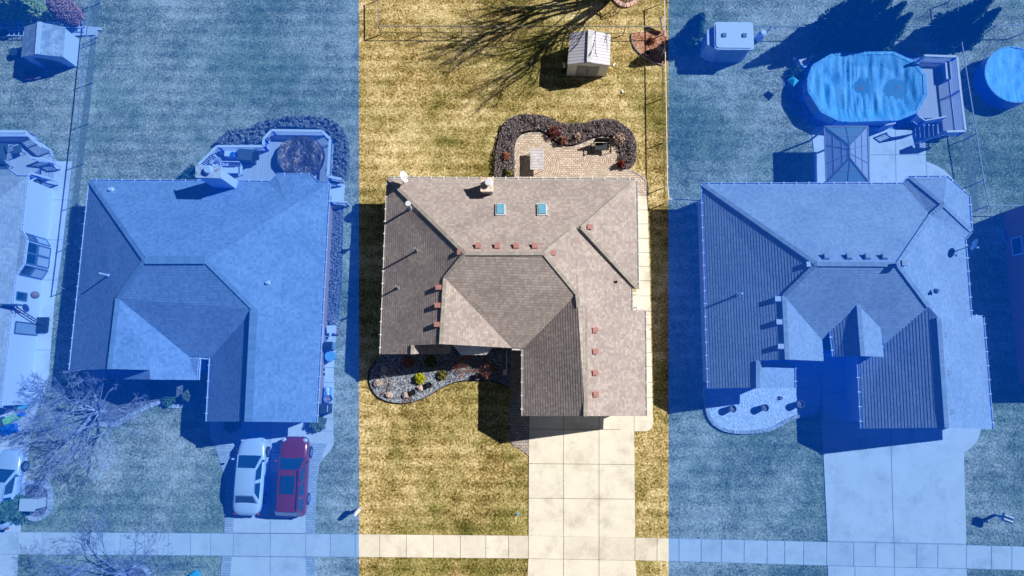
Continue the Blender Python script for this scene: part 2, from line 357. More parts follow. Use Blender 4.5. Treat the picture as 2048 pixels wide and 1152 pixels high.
def bez(pts, n=6, closed=False):
    """smooth curve through points (Catmull-Rom)"""
    L = len(pts); out = []
    rg = range(L) if closed else range(L-1)
    for i in rg:
        p0, p1, p2, p3 = (pts[(i-1) % L] if closed or i > 0 else pts[0]), pts[i], pts[(i+1) % L], (pts[(i+2) % L] if closed or i+2 < L else pts[-1])
        for k in range(n):
            t = k/n; out.append(tuple(.5*((2*p1[j])+(-p0[j]+p2[j])*t+(2*p0[j]-5*p1[j]+4*p2[j]-p3[j])*t*t+(-p0[j]+3*p1[j]-3*p2[j]+p3[j])*t**3) for j in range(2)))
    if not closed: out.append(tuple(pts[-1][:2]))
    return out
def inset(poly, d):
    n = len(poly); A = sum(poly[i][0]*poly[(i+1) % n][1]-poly[(i+1) % n][0]*poly[i][1] for i in range(n)); sg = 1 if A > 0 else -1
    out = []
    for i in range(n):
        a, b, c = Vector(poly[i-1][:2]), Vector(poly[i][:2]), Vector(poly[(i+1) % n][:2])
        d1, d2 = (b-a).normalized(), (c-b).normalized(); n1, n2 = Vector((-d1.y, d1.x))*sg, Vector((-d2.y, d2.x))*sg
        bs = (n1+n2); bs = bs/max(bs.length, 1e-6); k = d/max(bs.dot(n1), .35); out.append((b.x+bs.x*k, b.y+bs.y*k))
    return out
def inpoly(X, Y, poly):
    r = np.zeros(X.shape, bool); n = len(poly)
    for i in range(n):
        x1, y1 = poly[i][0], poly[i][1]; x2, y2 = poly[(i+1) % n][0], poly[(i+1) % n][1]
        if y1 == y2: continue
        r ^= ((y1 > Y) != (y2 > Y)) & (X < (x2-x1)*(Y-y1)/(y2-y1)+x1)
    return r
EXC = []
def leaf_mesh(name, pts, size, matn, parent=None, org=None, tone=(.5, 1.3), flat=.5, tones=None, long=1.0, dirs=None):
    """many leaf-sized quads round the given points"""
    pts = np.asarray(pts, float); n = len(pts); sz = size*rng.uniform(.6, 1.4, n)
    nrm = rng.normal(size=(n, 3)); nrm[:, 2] = np.abs(nrm[:, 2])+flat; nrm /= np.linalg.norm(nrm, axis=1)[:, None]
    a = np.cross(nrm, rng.normal(size=(n, 3)) if dirs is None else dirs); a /= np.linalg.norm(a, axis=1)[:, None]+1e-9; b = np.cross(nrm, a)
    V = np.empty((n, 4, 3)); h = sz[:, None]/2
    V[:, 0] = pts-a*h; V[:, 1] = pts-b*h*long; V[:, 2] = pts+a*h; V[:, 3] = pts+b*h*long
    o3 = np.array(org if org is not None else (0, 0, 0)); V = V.reshape(-1, 3)-o3
    me = bpy.data.meshes.new(name); me.vertices.add(4*n); me.vertices.foreach_set('co', V.ravel())
    me.loops.add(4*n); me.loops.foreach_set('vertex_index', np.arange(4*n)); me.polygons.add(n); me.polygons.foreach_set('loop_start', np.arange(n)*4)
    me.update(calc_edges=True)
    at = me.attributes.new('Tone', 'FLOAT', 'FACE'); at.data.foreach_set('value', tones if tones is not None else rng.uniform(tone[0], tone[1], n))
    me.materials.append(M[matn]); ob = bpy.data.objects.new(name, me); col.objects.link(ob)
    if parent is not None: ob.parent = parent
    elif org is not None: ob.location = org
    return ob
def samp(poly, n):
    A = np.array([p[:2] for p in poly]); lo, hi = A.min(0), A.max(0); out = np.empty((0, 2))
    while len(out) < n:
        q = rng.uniform(lo, hi, (n*2, 2)); out = np.vstack([out, q[inpoly(q[:, 0], q[:, 1], poly)]])
    return out[:n]
# ---------------------------------------------------------------- ground
gm = MB(); gm.face([(-400, -400, 0), (400, -400, 0), (400, 400, 0), (-400, 400, 0)]); struct(gm.build('ground', 'lawn'))
LV = [.012]
def sheet(name, px, matn, z=.02, curve=0, closed=True, world=False):
    pts = [tuple(p[:2]) for p in (px if world else G(px))]
    if curve: pts = bez(pts, curve, True)
    o = MB().prism(pts, -.05, z).build(name, matn); EXC.append(pts); return struct(o)
def strip(mb, a, b, z, w_=.028, mi=0):
    a, b = P(*a), P(*b); d = (b-a).normalized(); n = Vector((-d.y, d.x, 0))*w_/2
    mb.face([(p.x, p.y, z) for p in (a-n, b-n, b+n, a+n)], mi)
def joints(name, lines, z, w_=.028):
    mb = MB(); [strip(mb, a, b, z, w_) for a, b in lines]; return struct(mb.build(name, 'joint'))
# public sidewalk as separate flags
TOPE = [(-60, 1064), (86, 1064), (400, 1066), (718, 1068), (1058, 1071), (1337, 1076), (1655, 1083.5), (1930, 1089.6), (2110, 1094.5)]
BOTE = [(-60, 1108), (86, 1109), (400, 1111), (718, 1114), (1058, 1117), (1337, 1122), (1655, 1131), (1930, 1137), (2110, 1142)]
def ip(E, x): return float(np.interp(x, [e[0] for e in E], [e[1] for e in E]))
JX = [-60, -15, 36, 86, 148, 197, 241, 290, 337, 382, 422, 467, 541, 612, 661, 711, 760, 813, 867, 921, 972, 1017, 1057, 1127, 1198, 1270, 1314, 1358, 1402, 1443, 1488, 1534, 1569, 1607, 1653, 1707, 1750, 1788, 1833, 1875, 1932, 1982, 2023, 2075, 2110]
b_ = MB().prism([p[:2] for p in G(TOPE+BOTE[::-1])], -.05, .02); o = struct(b_.build('sidewalk_bed', 'joint')); EXC.append([p[:2] for p in G(TOPE+BOTE[::-1])])
b_ = MB()
for x0, x1 in zip(JX, JX[1:]):
    q = [p[:2] for p in G([(x0+.5, ip(TOPE, x0)+.4), (x1-.5, ip(TOPE, x1)+.4), (x1-.9, ip(BOTE, x1)-.5), (x0+.1, ip(BOTE, x0)-.5)])]
    b_.prism(q, 0, .045, tone=random.uniform(.90, 1.04))
struct(b_.build('sidewalk', 'concrete'))
# driveways
def drive(name, px, z, lines): sheet(name, px, 'concrete', z); joints(name+'_joints', lines, z+.006)
drive('driveway', [(1058, 820), (1268, 820), (1268, 862), (1270, 1075), (1057, 1071)], .04,
      [((1058, 858), (1240, 859)), ((1057, 927), (1269, 929)), ((1057, 996), (1269, 998)), ((1127, 830), (1127, 1071)), ((1198, 830), (1198, 1073)), ((1058, 835), (1057, 1070))])
drive('driveway_apron', [(1057, 1117.5), (1270, 1121), (1277, 1200), (1052, 1200)], .04, [((1127, 1118), (1127, 1200)), ((1198, 1119), (1198, 1200))])
drive('neighbour_driveway', [(470, 830), (612, 830), (612, 1067), (467, 1066)], .04, [((541, 830), (541, 1066)), ((470, 905), (612, 905)), ((467, 1065.5), (612, 1066.5))])
drive('neighbour_driveway_apron', [(464, 1111.6), (612, 1113), (613, 1200), (455, 1200)], .04, [((541, 1112), (541, 1200)), ((464, 1112.5), (612, 1114))])
drive('right_driveway', [(1643, 838), (1925, 838), (1932, 1089.5), (1655, 1083.5)], .04, [((1780, 840), (1787, 1086)), ((1643, 845), (1925, 848)), ((1655, 1082), (1932, 1088))])
drive('right_driveway_apron', [(1655, 1131.5), (1932, 1137.5), (1937, 1200), (1658, 1200)], .04, [((1788, 1134), (1791, 1200)), ((1709, 1133), (1711, 1200))])
sheet('right_garage_corner', [(1925, 850), (1962, 850)]+bez([(1960, 862), (1955, 878), (1942, 895), (1925, 905)], 4), 'concrete', .037)
sheet('right_entry_walk', [(1644, 700), (1725, 700), (1725, 838), (1644, 838)], 'concrete', .06); joints('right_entry_joints', [((1644, 784), (1700, 784)), ((1697, 720), (1700, 838))], .066)
sheet('far_left_driveway', [(-60, 815), (97, 760), (62, 862), (53, 935), (41, 1064), (-60, 1064)], 'concrete', .03)
sheet('far_left_apron', [(-60, 1108), (36, 1109), (33, 1200), (-60, 1200)], 'concrete', .03)
drive('far_left_side_walk', [(40, 322), (146, 323), (139, 400), (125, 500), (108, 612), (97, 759), (20, 800)], .028,
      [((60, 400), (137, 400)), ((60, 480), (128, 480)), ((60, 560), (116, 560)), ((50, 640), (105, 640)), ((50, 700), (101, 700))])
side_walk = [(1272, 392), (1295, 392), (1297, 480), (1299, 560), (1301, 620), (1304, 760), (1305, 817)]+bez([(1306, 845), (1303, 856), (1292, 862), (1268, 862)], 4)+[(1268, 820), (1272, 820)]
sheet('side_walk', side_walk, 'concrete', .034)
joints('side_walk_joints', [((1275, y), (1306, y)) for y in (420, 448, 477, 505, 533, 561, 592, 623, 650, 678, 705, 733, 765, 795)]+[((1268, 820), (1268, 862))], .040)
# left house paths
sheet('side_path', [(600, 735), (668, 735), (666, 840), (668, 885)]+bez([(667, 890), (655, 908), (640, 925), (634, 950)], 4)+[(613, 950), (613, 880), (600, 850)], 'concrete', .03)
joints('side_path_joints', [((625, y), (667, y)) for y in (765, 800, 838, 862)], .036)
sheet('corner_slab', [(418, 838), (470, 838), (470, 890), (432, 890), (421, 878)], 'concrete', .03); joints('corner_slab_joints', [((445, 840), (445, 889))], .036)
sheet('driveway_pavers_left', [(430, 890), (469.5, 890), (466.5, 1066), (449, 1066), (451, 960)], 'drive_pavers', .035)
sheet('driveway_pavers_right', [(612.5, 886), (655, 886), (640, 925), (634, 960), (630, 1066.5), (612.5, 1066.5)], 'drive_pavers', .036)
sheet('apron_pavers_left', [(445, 1112), (464, 1112), (455, 1200), (436, 1200)], 'drive_pavers', .035)
sheet('apron_pavers_right', [(612.5, 1113.5), (629, 1113.5), (634, 1200), (613, 1200)], 'drive_pavers', .036)
# centre patio, walk and beds
patio = bez([(1031, 375), (1030, 330), (1031, 295), (1040, 275), (1062, 267), (1085, 268), (1100, 280), (1118, 292), (1137, 296), (1160, 291), (1190, 279), (1215, 276), (1229, 286), (1236, 305), (1237, 328), (1244, 341), (1262, 342), (1280, 350), (1293, 366), (1295.5, 392)], 5)+[(1272, 392), (1260, 375)]
sheet('patio', patio, 'patio_pavers', .05)
e_ = MB(); pw = [Vector(p) for p in [P(*q)[:] for q in patio[:-2]]]
for a, b in zip(pw, pw[1:]):
    if (b-a).length > .01: e_.bar((a.x, a.y, .05), (b.x, b.y, .05), .13, .06, tone=random.uniform(.9, 1.1))
tag(e_.build('patio_edging', 'edging'), 'curved pale paver border edging the brick patio', 'edging')
sheet('front_walk', bez([(1018, 690), (1019, 730), (1013, 745), (1013, 772), (1021, 785), (1020, 830), (1022, 880), (1028, 892), (1042, 899), (1057, 912)], 4)+[(1057.5, 690)], 'walk_pavers', .045)
bedC = bez([(757, 716), (744, 732), (737, 752), (742, 775), (753, 792), (775, 803), (803, 807), (833, 802), (857, 792), (880, 778), (912, 764), (940, 761), (980, 762), (1003, 768), (1018, 778)], 5)+[(1022, 690), (800, 690)]
sheet('gravel_bed', bedC, 'gravel_blue', .05)
sheet('mulch_bed', bez([(990, 380), (988, 320), (995, 275), (1008, 245), (1035, 231), (1070, 229), (1100, 235), (1130, 248), (1165, 246), (1205, 238), (1235, 243), (1262, 262), (1273, 290), (1270, 325), (1255, 341), (1236, 345)], 4)+[(1230, 380)], 'mulch_dark', .03)
def edge_ring(name, px, z, w_, h, matn, label, closed=False, blocks=None, cat='edging'):
    pts = [P(*q) for q in px]; mb = MB()
    if blocks:
        acc = []; seg = list(zip(pts, pts[1:]+([pts[0]] if closed else [])))
        for a, b in seg:
            L = (b-a).length; k = max(1, round(L/blocks))
            for i in range(k):
                p = a.lerp(b, (i+.04)/k); q = a.lerp(b, (i+.96)/k); mb.bar((p.x, p.y, z+h/2+random.uniform(-.01, .01)), (q.x, q.y, z+h/2), w_*random.uniform(.9, 1.08), h, tone=random.uniform(.82, 1.12))
    else:
        for a, b in zip(pts, pts[1:]+([pts[0]] if closed else [])): mb.bar((a.x, a.y, z+h/2), (b.x, b.y, z+h/2), w_, h)
    return tag(mb.build(name, matn), label, cat)
edge_ring('bed_edging', bedC[:-2], 0, .05, .10, 'black', 'thin black border round the blue gravel bed')
edge_ring('stone_edging', bez([(167, 822), (172, 836), (192, 846), (230, 849), (262, 832), (300, 812), (322, 806), (345, 812), (372, 810), (395, 795)], 3), 0, .28, .12, 'edging', 'curved pale stone border round the bed beneath the bare tree', blocks=.32)
sheet('mulch_island', bez([(169, 822), (180, 840), (230, 847), (262, 830), (300, 811), (322, 806), (345, 811), (372, 808), (392, 790)], 3)+[(400, 735), (215, 735), (180, 790)], 'mulch', .03)
sheet('wall_bed', [(640, 395), (687, 398), (686, 470), (684, 560), (678, 640), (668, 655), (640, 655)], 'mulch_dark', .03)
sheet('side_slab', [(625, 648), (674, 652), (668, 736), (600, 736)], 'concrete', .035); joints('side_slab_joint', [((640, 735), (668, 735))], .041)
bedR = bez([(1410, 765), (1411, 800), (1418, 835), (1438, 855), (1465, 863), (1500, 864), (1540, 858), (1570, 843), (1595, 832), (1625, 830), (1641, 812)], 5)+[(1644, 700), (1410, 700)]
sheet('white_gravel_bed', bedR, 'gravel_white', .06); edge_ring('block_edging', bedR[:-2], 0, .22, .16, 'edging', 'scalloped concrete block border round the white gravel bed', blocks=.30)
bedP = bez([(1566, 165), (1572, 195), (1585, 225), (1610, 243), (1650, 256), (1760, 262), (1830, 250), (1870, 235), (1860, 130), (1760, 100), (1640, 118), (1590, 135)], 5)
sheet('pool_gravel', bedP, 'gravel_pool', .03)
patR = [(1627, 300), (1623, 262), (1630, 255), (1650, 253), (1758, 256), (1830, 262), (1850, 276), (1851, 323)]+bez([(1856, 325), (1880, 336), (1902, 355), (1914, 378)], 4)+[(1860, 440), (1630, 400)]
drive('pool_patio', patR, .045, [((1738, 262), (1738, 365)), ((1851, 323), (1855, 370)), ((1740, 310), (1851, 310)), ((1790, 262), (1792, 400))])
sheet('tree_bed', bez([(1262, 66), (1264, 85), (1275, 103), (1296, 120), (1326, 131), (1334, 100), (1334, 60)], 4), 'mulch_red', .03)
edge_ring('tree_bed_edging', bez([(1263, 68), (1264, 85), (1275, 103), (1296, 120), (1324, 131)], 4), 0, .06, .12, 'grey', 'thin grey curved border of the red mulch corner bed')
sheet('planter_bed', bez([(46, 985), (50, 970), (65, 962), (85, 965), (102, 978), (103, 1005), (98, 1025), (80, 1038), (60, 1036), (46, 1018)], 4)[:-1], 'mulch', .05)
edge_ring('planter_edging', bez([(46, 985), (50, 970), (65, 964), (85, 966), (100, 978), (102, 1005), (97, 1025), (80, 1037), (60, 1034), (47, 1018)], 3, True), 0, .26, .16, 'edging', 'oval stone border round the mailbox planter', True, .3)
ring = [(1252+24*math.cos(a), -10+22*math.sin(a)) for a in np.linspace(0, 2*math.pi, 20, endpoint=False)]
sheet('ring_bed', ring, 'mulch', .04); edge_ring('stone_ring', ring, 0, .30, .16, 'pink_stone', 'ring of pale pink stones round the back tree', True, .34)
ring2 = [(278+20*math.cos(a), 1150+18*math.sin(a)) for a in np.linspace(0, 2*math.pi, 16, endpoint=False)]
sheet('ring_bed_front', ring2, 'mulch', .04); edge_ring('stone_ring', ring2, 0, .24, .14, 'edging', 'ring of grey blocks round the kerbside tree', True, .3)
# worn earth strips under the fences
for nm, px in (('fence_line_left', [(190, 0), (200, 0), (178, 235), (146, 485), (131, 560), (127, 560)]), ('fence_line_back', [(758, 64), (1337, 66), (1337, 67.5), (758, 66.5)]),
               ('fence_line_right', [(1324, 132), (1327, 132), (1331, 400), (1328, 400)]), ('fence_line_yard', [(1900, 90), (1912, 90), (1952, 360), (1957, 420), (1945, 420)])):
    pts = [p[:2] for p in G(px)]; struct(MB().face([(p[0], p[1], .006) for p in pts]).build(nm, 'lawn_worn' if 'lawn_worn' in M else mat('lawn_worn', fn=lambda n: n.ramp(n.noise(6, 4, .7), [(.3, S(84, 78, 42)), (.7, S(150, 136, 90))]), rough=1)))
# ---------------------------------------------------------------- houses
EZ = 2.7
def courses(mb, tp, u, v, n, h=.17, t=.017):
    """lay one roof triangle as overlapping shingle courses (real steps)"""
    vs = [p.dot(v) for p in tp]; k0, k1 = math.floor(min(vs)/h), math.ceil(max(vs)/h)
    def clip(poly, lim, keep_above):
        out = []
        for i in range(len(poly)):
            a, b = poly[i], poly[(i+1) % len(poly)]; da, db = a.dot(v)-lim, b.dot(v)-lim
            if not keep_above: da, db = -da, -db
            if da >= 0: out.append(a)
            if da*db < 0: out.append(a.lerp(b, da/(da-db)))
        return out
    for k in range(k0, k1):
        lo, hi = k*h, (k+1)*h; q = clip(clip(list(tp), lo, True), hi, False)
        if len(q) < 3: continue
        off = [n*(t*max(0, min(1, (hi-p.dot(v))/h))) for p in q]
        mb.face([p+o_ for p, o_ in zip(q, off)], 0, [(p.dot(u), p.dot(v)+1e-4) for p in q])
        e = [p for p in q if abs(p.dot(v)-lo) < 1e-5]
        if len(e) >= 2:
            e.sort(key=lambda p: p.dot(u)); a, b = e[0], e[-1]
            if (b-a).length > 1e-4: mb.face([a, b, b+n*t, a+n*t], 0, [(a.dot(u), lo+.5*h), (b.dot(u), lo+.5*h), (b.dot(u), lo+.6*h), (a.dot(u), lo+.6*h)], .55)
class House:
    def __init__(s, name, label, planes, verts, faces, shingle_, cap_, wall_, gut=True, pitch=.6, skip_wall=False, foot=None, inset_d=.42):
        s.pl = {}
        for k, (a, b, ref, *z) in planes.items():
            zz = z[0] if z else EZ; A, B, Rf = P(*a, zz), P(*b, zz), P(*ref, zz); d = (B-A).normalized(); h = Vector((-d.y, d.x, 0))
            if (Rf-A).dot(h) < 0: h = -h
            s.pl[k] = (A, h, zz, z[1] if len(z) > 1 else pitch)
        s.v = {k: s.hit(*v) for k, v in verts.items()}
        c = sum((p for p in s.v.values()), Vector())/len(s.v); s.org = Vector((c.x, c.y, 0))
        s.root = thing(name, label, 'house', s.org)
        mb = MB(); s.tris = []; ec = {}
        for f in faces:
            pts = [s.v[k] for k in f]; n = Vector()
            for i in range(len(pts)): n += pts[i].cross(pts[(i+1) % len(pts)])
            if n.z < 0: f = f[::-1]; pts = pts[::-1]; n = -n
            n.normalize(); u = Vector((0, 0, 1)).cross(n); u = u.normalized() if u.length > 1e-4 else Vector((1, 0, 0)); w2 = n.cross(u)
            from mathutils.geometry import tessellate_polygon
            for t in tessellate_polygon([pts]):
                tp = [pts[i] for i in t]
                if (tp[1]-tp[0]).cross(tp[2]-tp[0]).z < 0: tp = tp[::-1]
                s.tris.append(tp); courses(mb, tp, u, w2, n)
                mb.face([p-Vector((0, 0, .12)) for p in tp[::-1]], 1)
            for a, b in zip(f, f[1:]+f[:1]): ec.setdefault(frozenset((a, b)), []).append((a, b))
        for e, l in ec.items():
            if len(l) == 1:
                a, b = s.v[l[0][0]], s.v[l[0][1]]; dz = Vector((0, 0, .17)); mb.face([a-dz, b-dz, b, a], 1)
        s.roof = mb.build('roof', [shingle_, 'white'], s.root, s.org)
        s.cap = cap_; s.wallm = wall_
        if foot: s.walls(foot, inset_d)
    def hit(s, px, py, k):
        if not isinstance(k, str): return P(px, py, k)
        A, h, zz, pt = s.pl[k]; d = ray(px, py); t = (zz-CAM.z+pt*(CAM-A).dot(h))/(d.z-pt*d.dot(h)); return CAM+d*t
    def rz(s, x, y):
        best = None
        for a, b, c in s.tris:
            den = (b.y-c.y)*(a.x-c.x)+(c.x-b.x)*(a.y-c.y)
            if abs(den) < 1e-9: continue
            l1 = ((b.y-c.y)*(x-c.x)+(c.x-b.x)*(y-c.y))/den; l2 = ((c.y-a.y)*(x-c.x)+(a.x-c.x)*(y-c.y))/den; l3 = 1-l1-l2
            if min(l1, l2, l3) > -1e-4:
                zz = l1*a.z+l2*b.z+l3*c.z
                if best is None or zz > best: best = zz
        return best
    def walls(s, foot, d):
        poly = [s.v[k][:2] for k in foot]; poly = inset(poly, d); mb = MB(); n = len(poly); s.foot = poly
        A = sum(poly[i][0]*poly[(i+1) % n][1]-poly[(i+1) % n][0]*poly[i][1] for i in range(n))
        if A < 0: poly = poly[::-1]
        acc = 0
        for i in range(n):
            a, b = Vector(poly[i]), Vector(poly[(i+1) % n]); L = (b-a).length; k = max(1, int(L/.35))
            for j in range(k):
                p, q = a.lerp(b, j/k), a.lerp(b, (j+1)/k); zp = (s.rz(*p) or EZ)-.13; zq = (s.rz(*q) or EZ)-.13
                u0, u1 = acc+L*j/k, acc+L*(j+1)/k; mb.face([(p.x, p.y, 0), (q.x, q.y, 0), (q.x, q.y, zq), (p.x, p.y, zp)], 0, [(u0, 0), (u1, 0), (u1, zq), (u0, zp)])
            acc += L
        s.wall = mb.build('wall', s.wallm, s.root, s.org); EXC.append(poly); s.poly = poly
    def caps(s, lines, w_=.22, matn=None):
        for l in lines:
            mb = MB(); a, b = s.v[l[0]], s.v[l[1]]; L = (b-a).length; k = max(1, int(L/.2)); up = Vector((0, 0, .015))
            for i in range(k): mb.bar(a.lerp(b, i/k)+up, a.lerp(b, (i+1.05)/k)+up*1.8, w_, .035, tone=random.uniform(.86, 1.12))
            mb.build('ridge_cap', matn or s.cap, s.roof, s.org)
    def gutter(s, ks, w_=.11):
        mb = MB(); c = sum((v for v in s.v.values()), Vector())/len(s.v)
        for a, b in zip(ks, ks[1:]):
            A, B = s.v[a], s.v[b]; d = (B-A).normalized(); n = Vector((-d.y, d.x, 0))
            mid = (A+B)/2+n*.25
            if s.rz(mid.x, mid.y) is not None: n = -n
            o_ = n*w_*.55-Vector((0, 0, .05)); mb.bar(A+o_+n*w_*.45, B+o_+n*w_*.45, .025, .12); mb.bar(A+o_-Vector((0, 0, .05)), B+o_-Vector((0, 0, .05)), w_, .02, tone=.75)
            L = (B-A).length; k = int(L/.78)
            for i in range(k): p = A.lerp(B, (i+.5)/max(k, 1)); mb.box(p+o_+Vector((0, 0, .055)), (.05, w_+.14, .02), math.atan2(d.y, d.x), tone=1.1)
        mb.build('gutter', 'white', s.root, s.org)
    def on_roof(s, proto, px, py, k, face_down=True, name=None, rz=0):
        p = s.hit(px, py, k); o = proto
        if isinstance(k, str):
            A, h, zz, pt = s.pl[k]; n = (Vector((0, 0, 1))-h*pt).normalized(); yv = -(h+Vector((0, 0, pt))).normalized(); xv = yv.cross(n)
            mt = Matrix((xv, yv, n)).transposed().to_4x4()
        else: mt = Matrix.Rotation(rz, 4, 'Z')
        mt.translation = p-s.org; o.parent = s.roof; o.matrix_basis = mt; return o
    def wall_item(s, ei, t, w_, h, z0, kind='window', name=None):
        a, b = Vector(s.poly[ei]), Vector(s.poly[(ei+1) % len(s.poly)]); d = (b-a).normalized(); n = Vector((d.y, -d.x)); c = a.lerp(b, t); rz = math.atan2(d.y, d.x)
        c3 = Vector((c.x+n.x*.03, c.y+n.y*.03, z0+h/2))
        if kind == 'window':
            f = MB()
            for q in (-1, 1):
                f.box(c3+Vector((d.x, d.y, 0))*q*w_/2, (.08, .08, h+.08), rz); f.box(c3+Vector((0, 0, q*h/2)), (w_+.0, .08, .08), rz)
            f.box(c3, (.05, .06, h-.08), rz); fo = f.build('window', 'white', s.root, s.org); MB().box(c3, (w_-.08, .03, h-.08), rz).build('pane', 'glass', fo, s.org)
        elif kind == 'garage':
            f = MB(); k = 4
            for i in range(k): f.box(c3+Vector((0, 0, (i-1.5)*h/k)), (w_, .05, h/k-.03), rz)
            f.build('garage_door', 'white', s.root, s.org)
        else:
            f = MB().box(c3, (w_, .05, h), rz); do = f.build('door', 'offwhite', s.root, s.org)
            MB().ball(c3+Vector((d.x*w_*.4+n.x*.06, d.y*w_*.4+n.y*.06, -.05)), .035, 8, 5).build('handle', 'grey_metal', do, s.org)
def vent_proto(matn='pink_vent'):
    mb = MB(); w_, l, hu, hd = .145, .15, .10, .24     # local +y runs down the slope: the hood top lies nearly level
    mb.face([(-w_, -l, hu), (w_, -l, hu), (w_, l, hd), (-w_, l, hd)]); mb.face([(-w_, l, 0), (-w_, l, hd), (w_, l, hd), (w_, l, 0)], tone=.9); mb.face([(-w_, -l, 0), (w_, -l, 0), (w_, -l, hu), (-w_, -l, hu)])
    mb.face([(-w_, -l, 0), (-w_, -l, hu), (-w_, l, hd), (-w_, l, 0)]); mb.face([(w_, -l, 0), (w_, l, 0), (w_, l, hd), (w_, -l, hu)])
    mb.box((0, 0, .01), (.38, .38, .02), tone=.85)
    return mb.build('roof_vent', matn, bevel=.012)
def pipe(h, r=.06, matn='grey_vent', cap_=False):
    mb = MB().tube([(0, 0, -.05), (0, 0, h)], r, 12, cap=True); mb.tube([(0, 0, 0), (0, 0, .12)], [r*2, r*1.1], 12)
    if cap_: mb.tube([(0, 0, h-.06), (0, 0, h+.1)], r*2.0, 14, cap=True)
    return mb.build('vent_pipe', matn)
# ---- centre house
C = House('brown_roof_house', 'ranch house with mottled brown shingle roof, two skylights and pink roof vents',
    dict(N=((776, 357), (1272, 360), (1000, 500)), W=((776, 357), (762, 708), (900, 560)), E=((1257, 577), (1261, 620), (1150, 600)), E2=((1272, 360), (1276, 577), (1160, 450)),
         S=((1010, 697), (1047, 697), (1020, 600)), Gw=((1047, 697), (1047, 832), (1150, 760))),
    dict(a=(776, 357, EZ), b=(1272, 360, EZ), p1=(930, 507, 'N'), p2=(1088, 507, 'N'), p3=(1150, 455, 'N'), p4=(1163, 455, 'E2'), c=(1275, 577, EZ), v1=(1262, 577, EZ),
         e1=(1262, 620, 'E'), e2=(1289, 620, 'E'), e3=(1291, 832, 'E'), g1=(1171, 832, 'E'), g2=(1171, 616, 'E'), g3=(1157, 615, 'E'), g4=(1154, 588, 'E'),
         w1=(1047, 832, EZ), w2=(1047, 697, EZ), s1=(1024, 696, EZ), k1=(890, 556, 'W'), k2=(882, 688, 'W'), m1=(826, 690, 'W'), m2=(825, 708, 'W'), m3=(762, 708, EZ), m4=(900, 690, 2.55), m5=(900, 706, 2.55)),
    [['a', 'b', 'p4', 'p3', 'p2', 'p1'], ['b', 'c', 'p4'], ['p3', 'p4', 'c', 'v1'], ['p2', 'p3', 'v1', 'e1', 'e2', 'e3', 'g1', 'g2', 'g3', 'g4'], ['g4', 'g3', 'g2', 'g1', 'w1', 'w2'],
     ['p1', 'p2', 'g4', 'w2', 's1', 'k1'], ['k1', 's1', 'k2'], ['a', 'p1', 'k1', 'k2', 'm1', 'm2', 'm3'], ['m1', 'm4', 'm5', 'm2']],
    'shingle_brown', 'cap_brown', 'siding_cream', foot=['a', 'b', 'c', 'v1', 'e1', 'e2', 'e3', 'w1', 'w2', 's1', 'm4', 'm5', 'm3'])
C.caps([('a', 'p1'), ('p1', 'p2'), ('p2', 'p3'), ('b', 'p4'), ('c', 'p4'), ('p2', 'g4'), ('g2', 'g1'), ('g4', 'g3'), ('k1', 'k2'), ('p1', 'k1'), ('m1', 'm2')])
C.gutter(['a', 'b', 'c']); C.gutter(['e1', 'e2', 'e3']); C.gutter(['w1', 'w2', 's1']); C.gutter(['m3', 'a'], .08); C.gutter(['v1', 'e1'])
vp = vent_proto()
spots = [(956, 494, 'N'), (994, 494, 'N'), (1032, 494, 'N'), (1069, 494, 'N'), (923, 505, 'W'), (1103, 506, 'E'), (1177, 454, 'E2'), (880, 575, 'W'), (878, 611, 'W'), (877, 649, 'W'), (1188, 661, 'E'), (1188, 703, 'E'), (1188, 746, 'E'), (1189, 789, 'E')]
for i, q in enumerate(spots): C.on_roof(vp if i == 0 else copy_tree(vp), *q)
for i, (a, b, h) in enumerate([(834, 502, .95), (796, 576, .85)]): C.on_roof(pipe(h), a, b, 0 if False else C.hit(a, b, 'W').z)
C.on_roof(pipe(1.15, .08, 'white_metal', True), 822, 417, C.hit(822, 417, 'W').z); C.on_roof(pipe(.25, .07, 'black'), 1231, 564, C.hit(1231, 564, 'E').z)
def skylight():
    f = MB(); w_, l, h = .27, .47, .12
    for sx in (-1, 1): f.box((sx*w_, 0, h/2), (.06, 2*l+.06, h)); f.box((0, sx*l, h/2), (2*w_, .06, h))
    fo = f.build('skylight', 'white_metal'); MB().box((0, 0, h*.9), (.46, .84, .12)).build('skylight_dome', 'sky_glass', fo, bevel=.05); MB().box((0, 0, h*.6), (.5, .9, .03)).build('skylight_flange', 'white_metal', fo)
    return fo
sp = skylight(); C.on_roof(sp, 1001, 421, 'N'); C.on_roof(copy_tree(sp), 1084, 421, 'N')
def chimney(hs, px, ztop, zbot, m_side, label=None, pot=True):
    q = [P(a, b, ztop) for a, b in px]; mb = MB(); mb.prism([p[:2] for p in q], zbot, ztop, 0, top=False)
    ch = mb.build('chimney', m_side, hs.roof, hs.org)
    cp = MB().prism(inset([p[:2] for p in q], -.06), ztop, ztop+.08); cp.build('chimney_cap', 'rust', ch, hs.org)
    c = sum(q, Vector())/4
    if pot: MB().tube([(c.x+.1, c.y+.05, ztop+.08), (c.x+.1, c.y+.05, ztop+.35)], .17, 14, cap=True).tube([(c.x+.1, c.y+.05, ztop+.35), (c.x+.1, c.y+.05, ztop+.42)], [.26, .2], 14, cap=True).build('chimney_pot', 'white_metal', ch, hs.org)
    return c
chimney(C, [(963, 357), (985, 357), (985, 382), (963, 382)], 4.25, 2.0, 'grey')
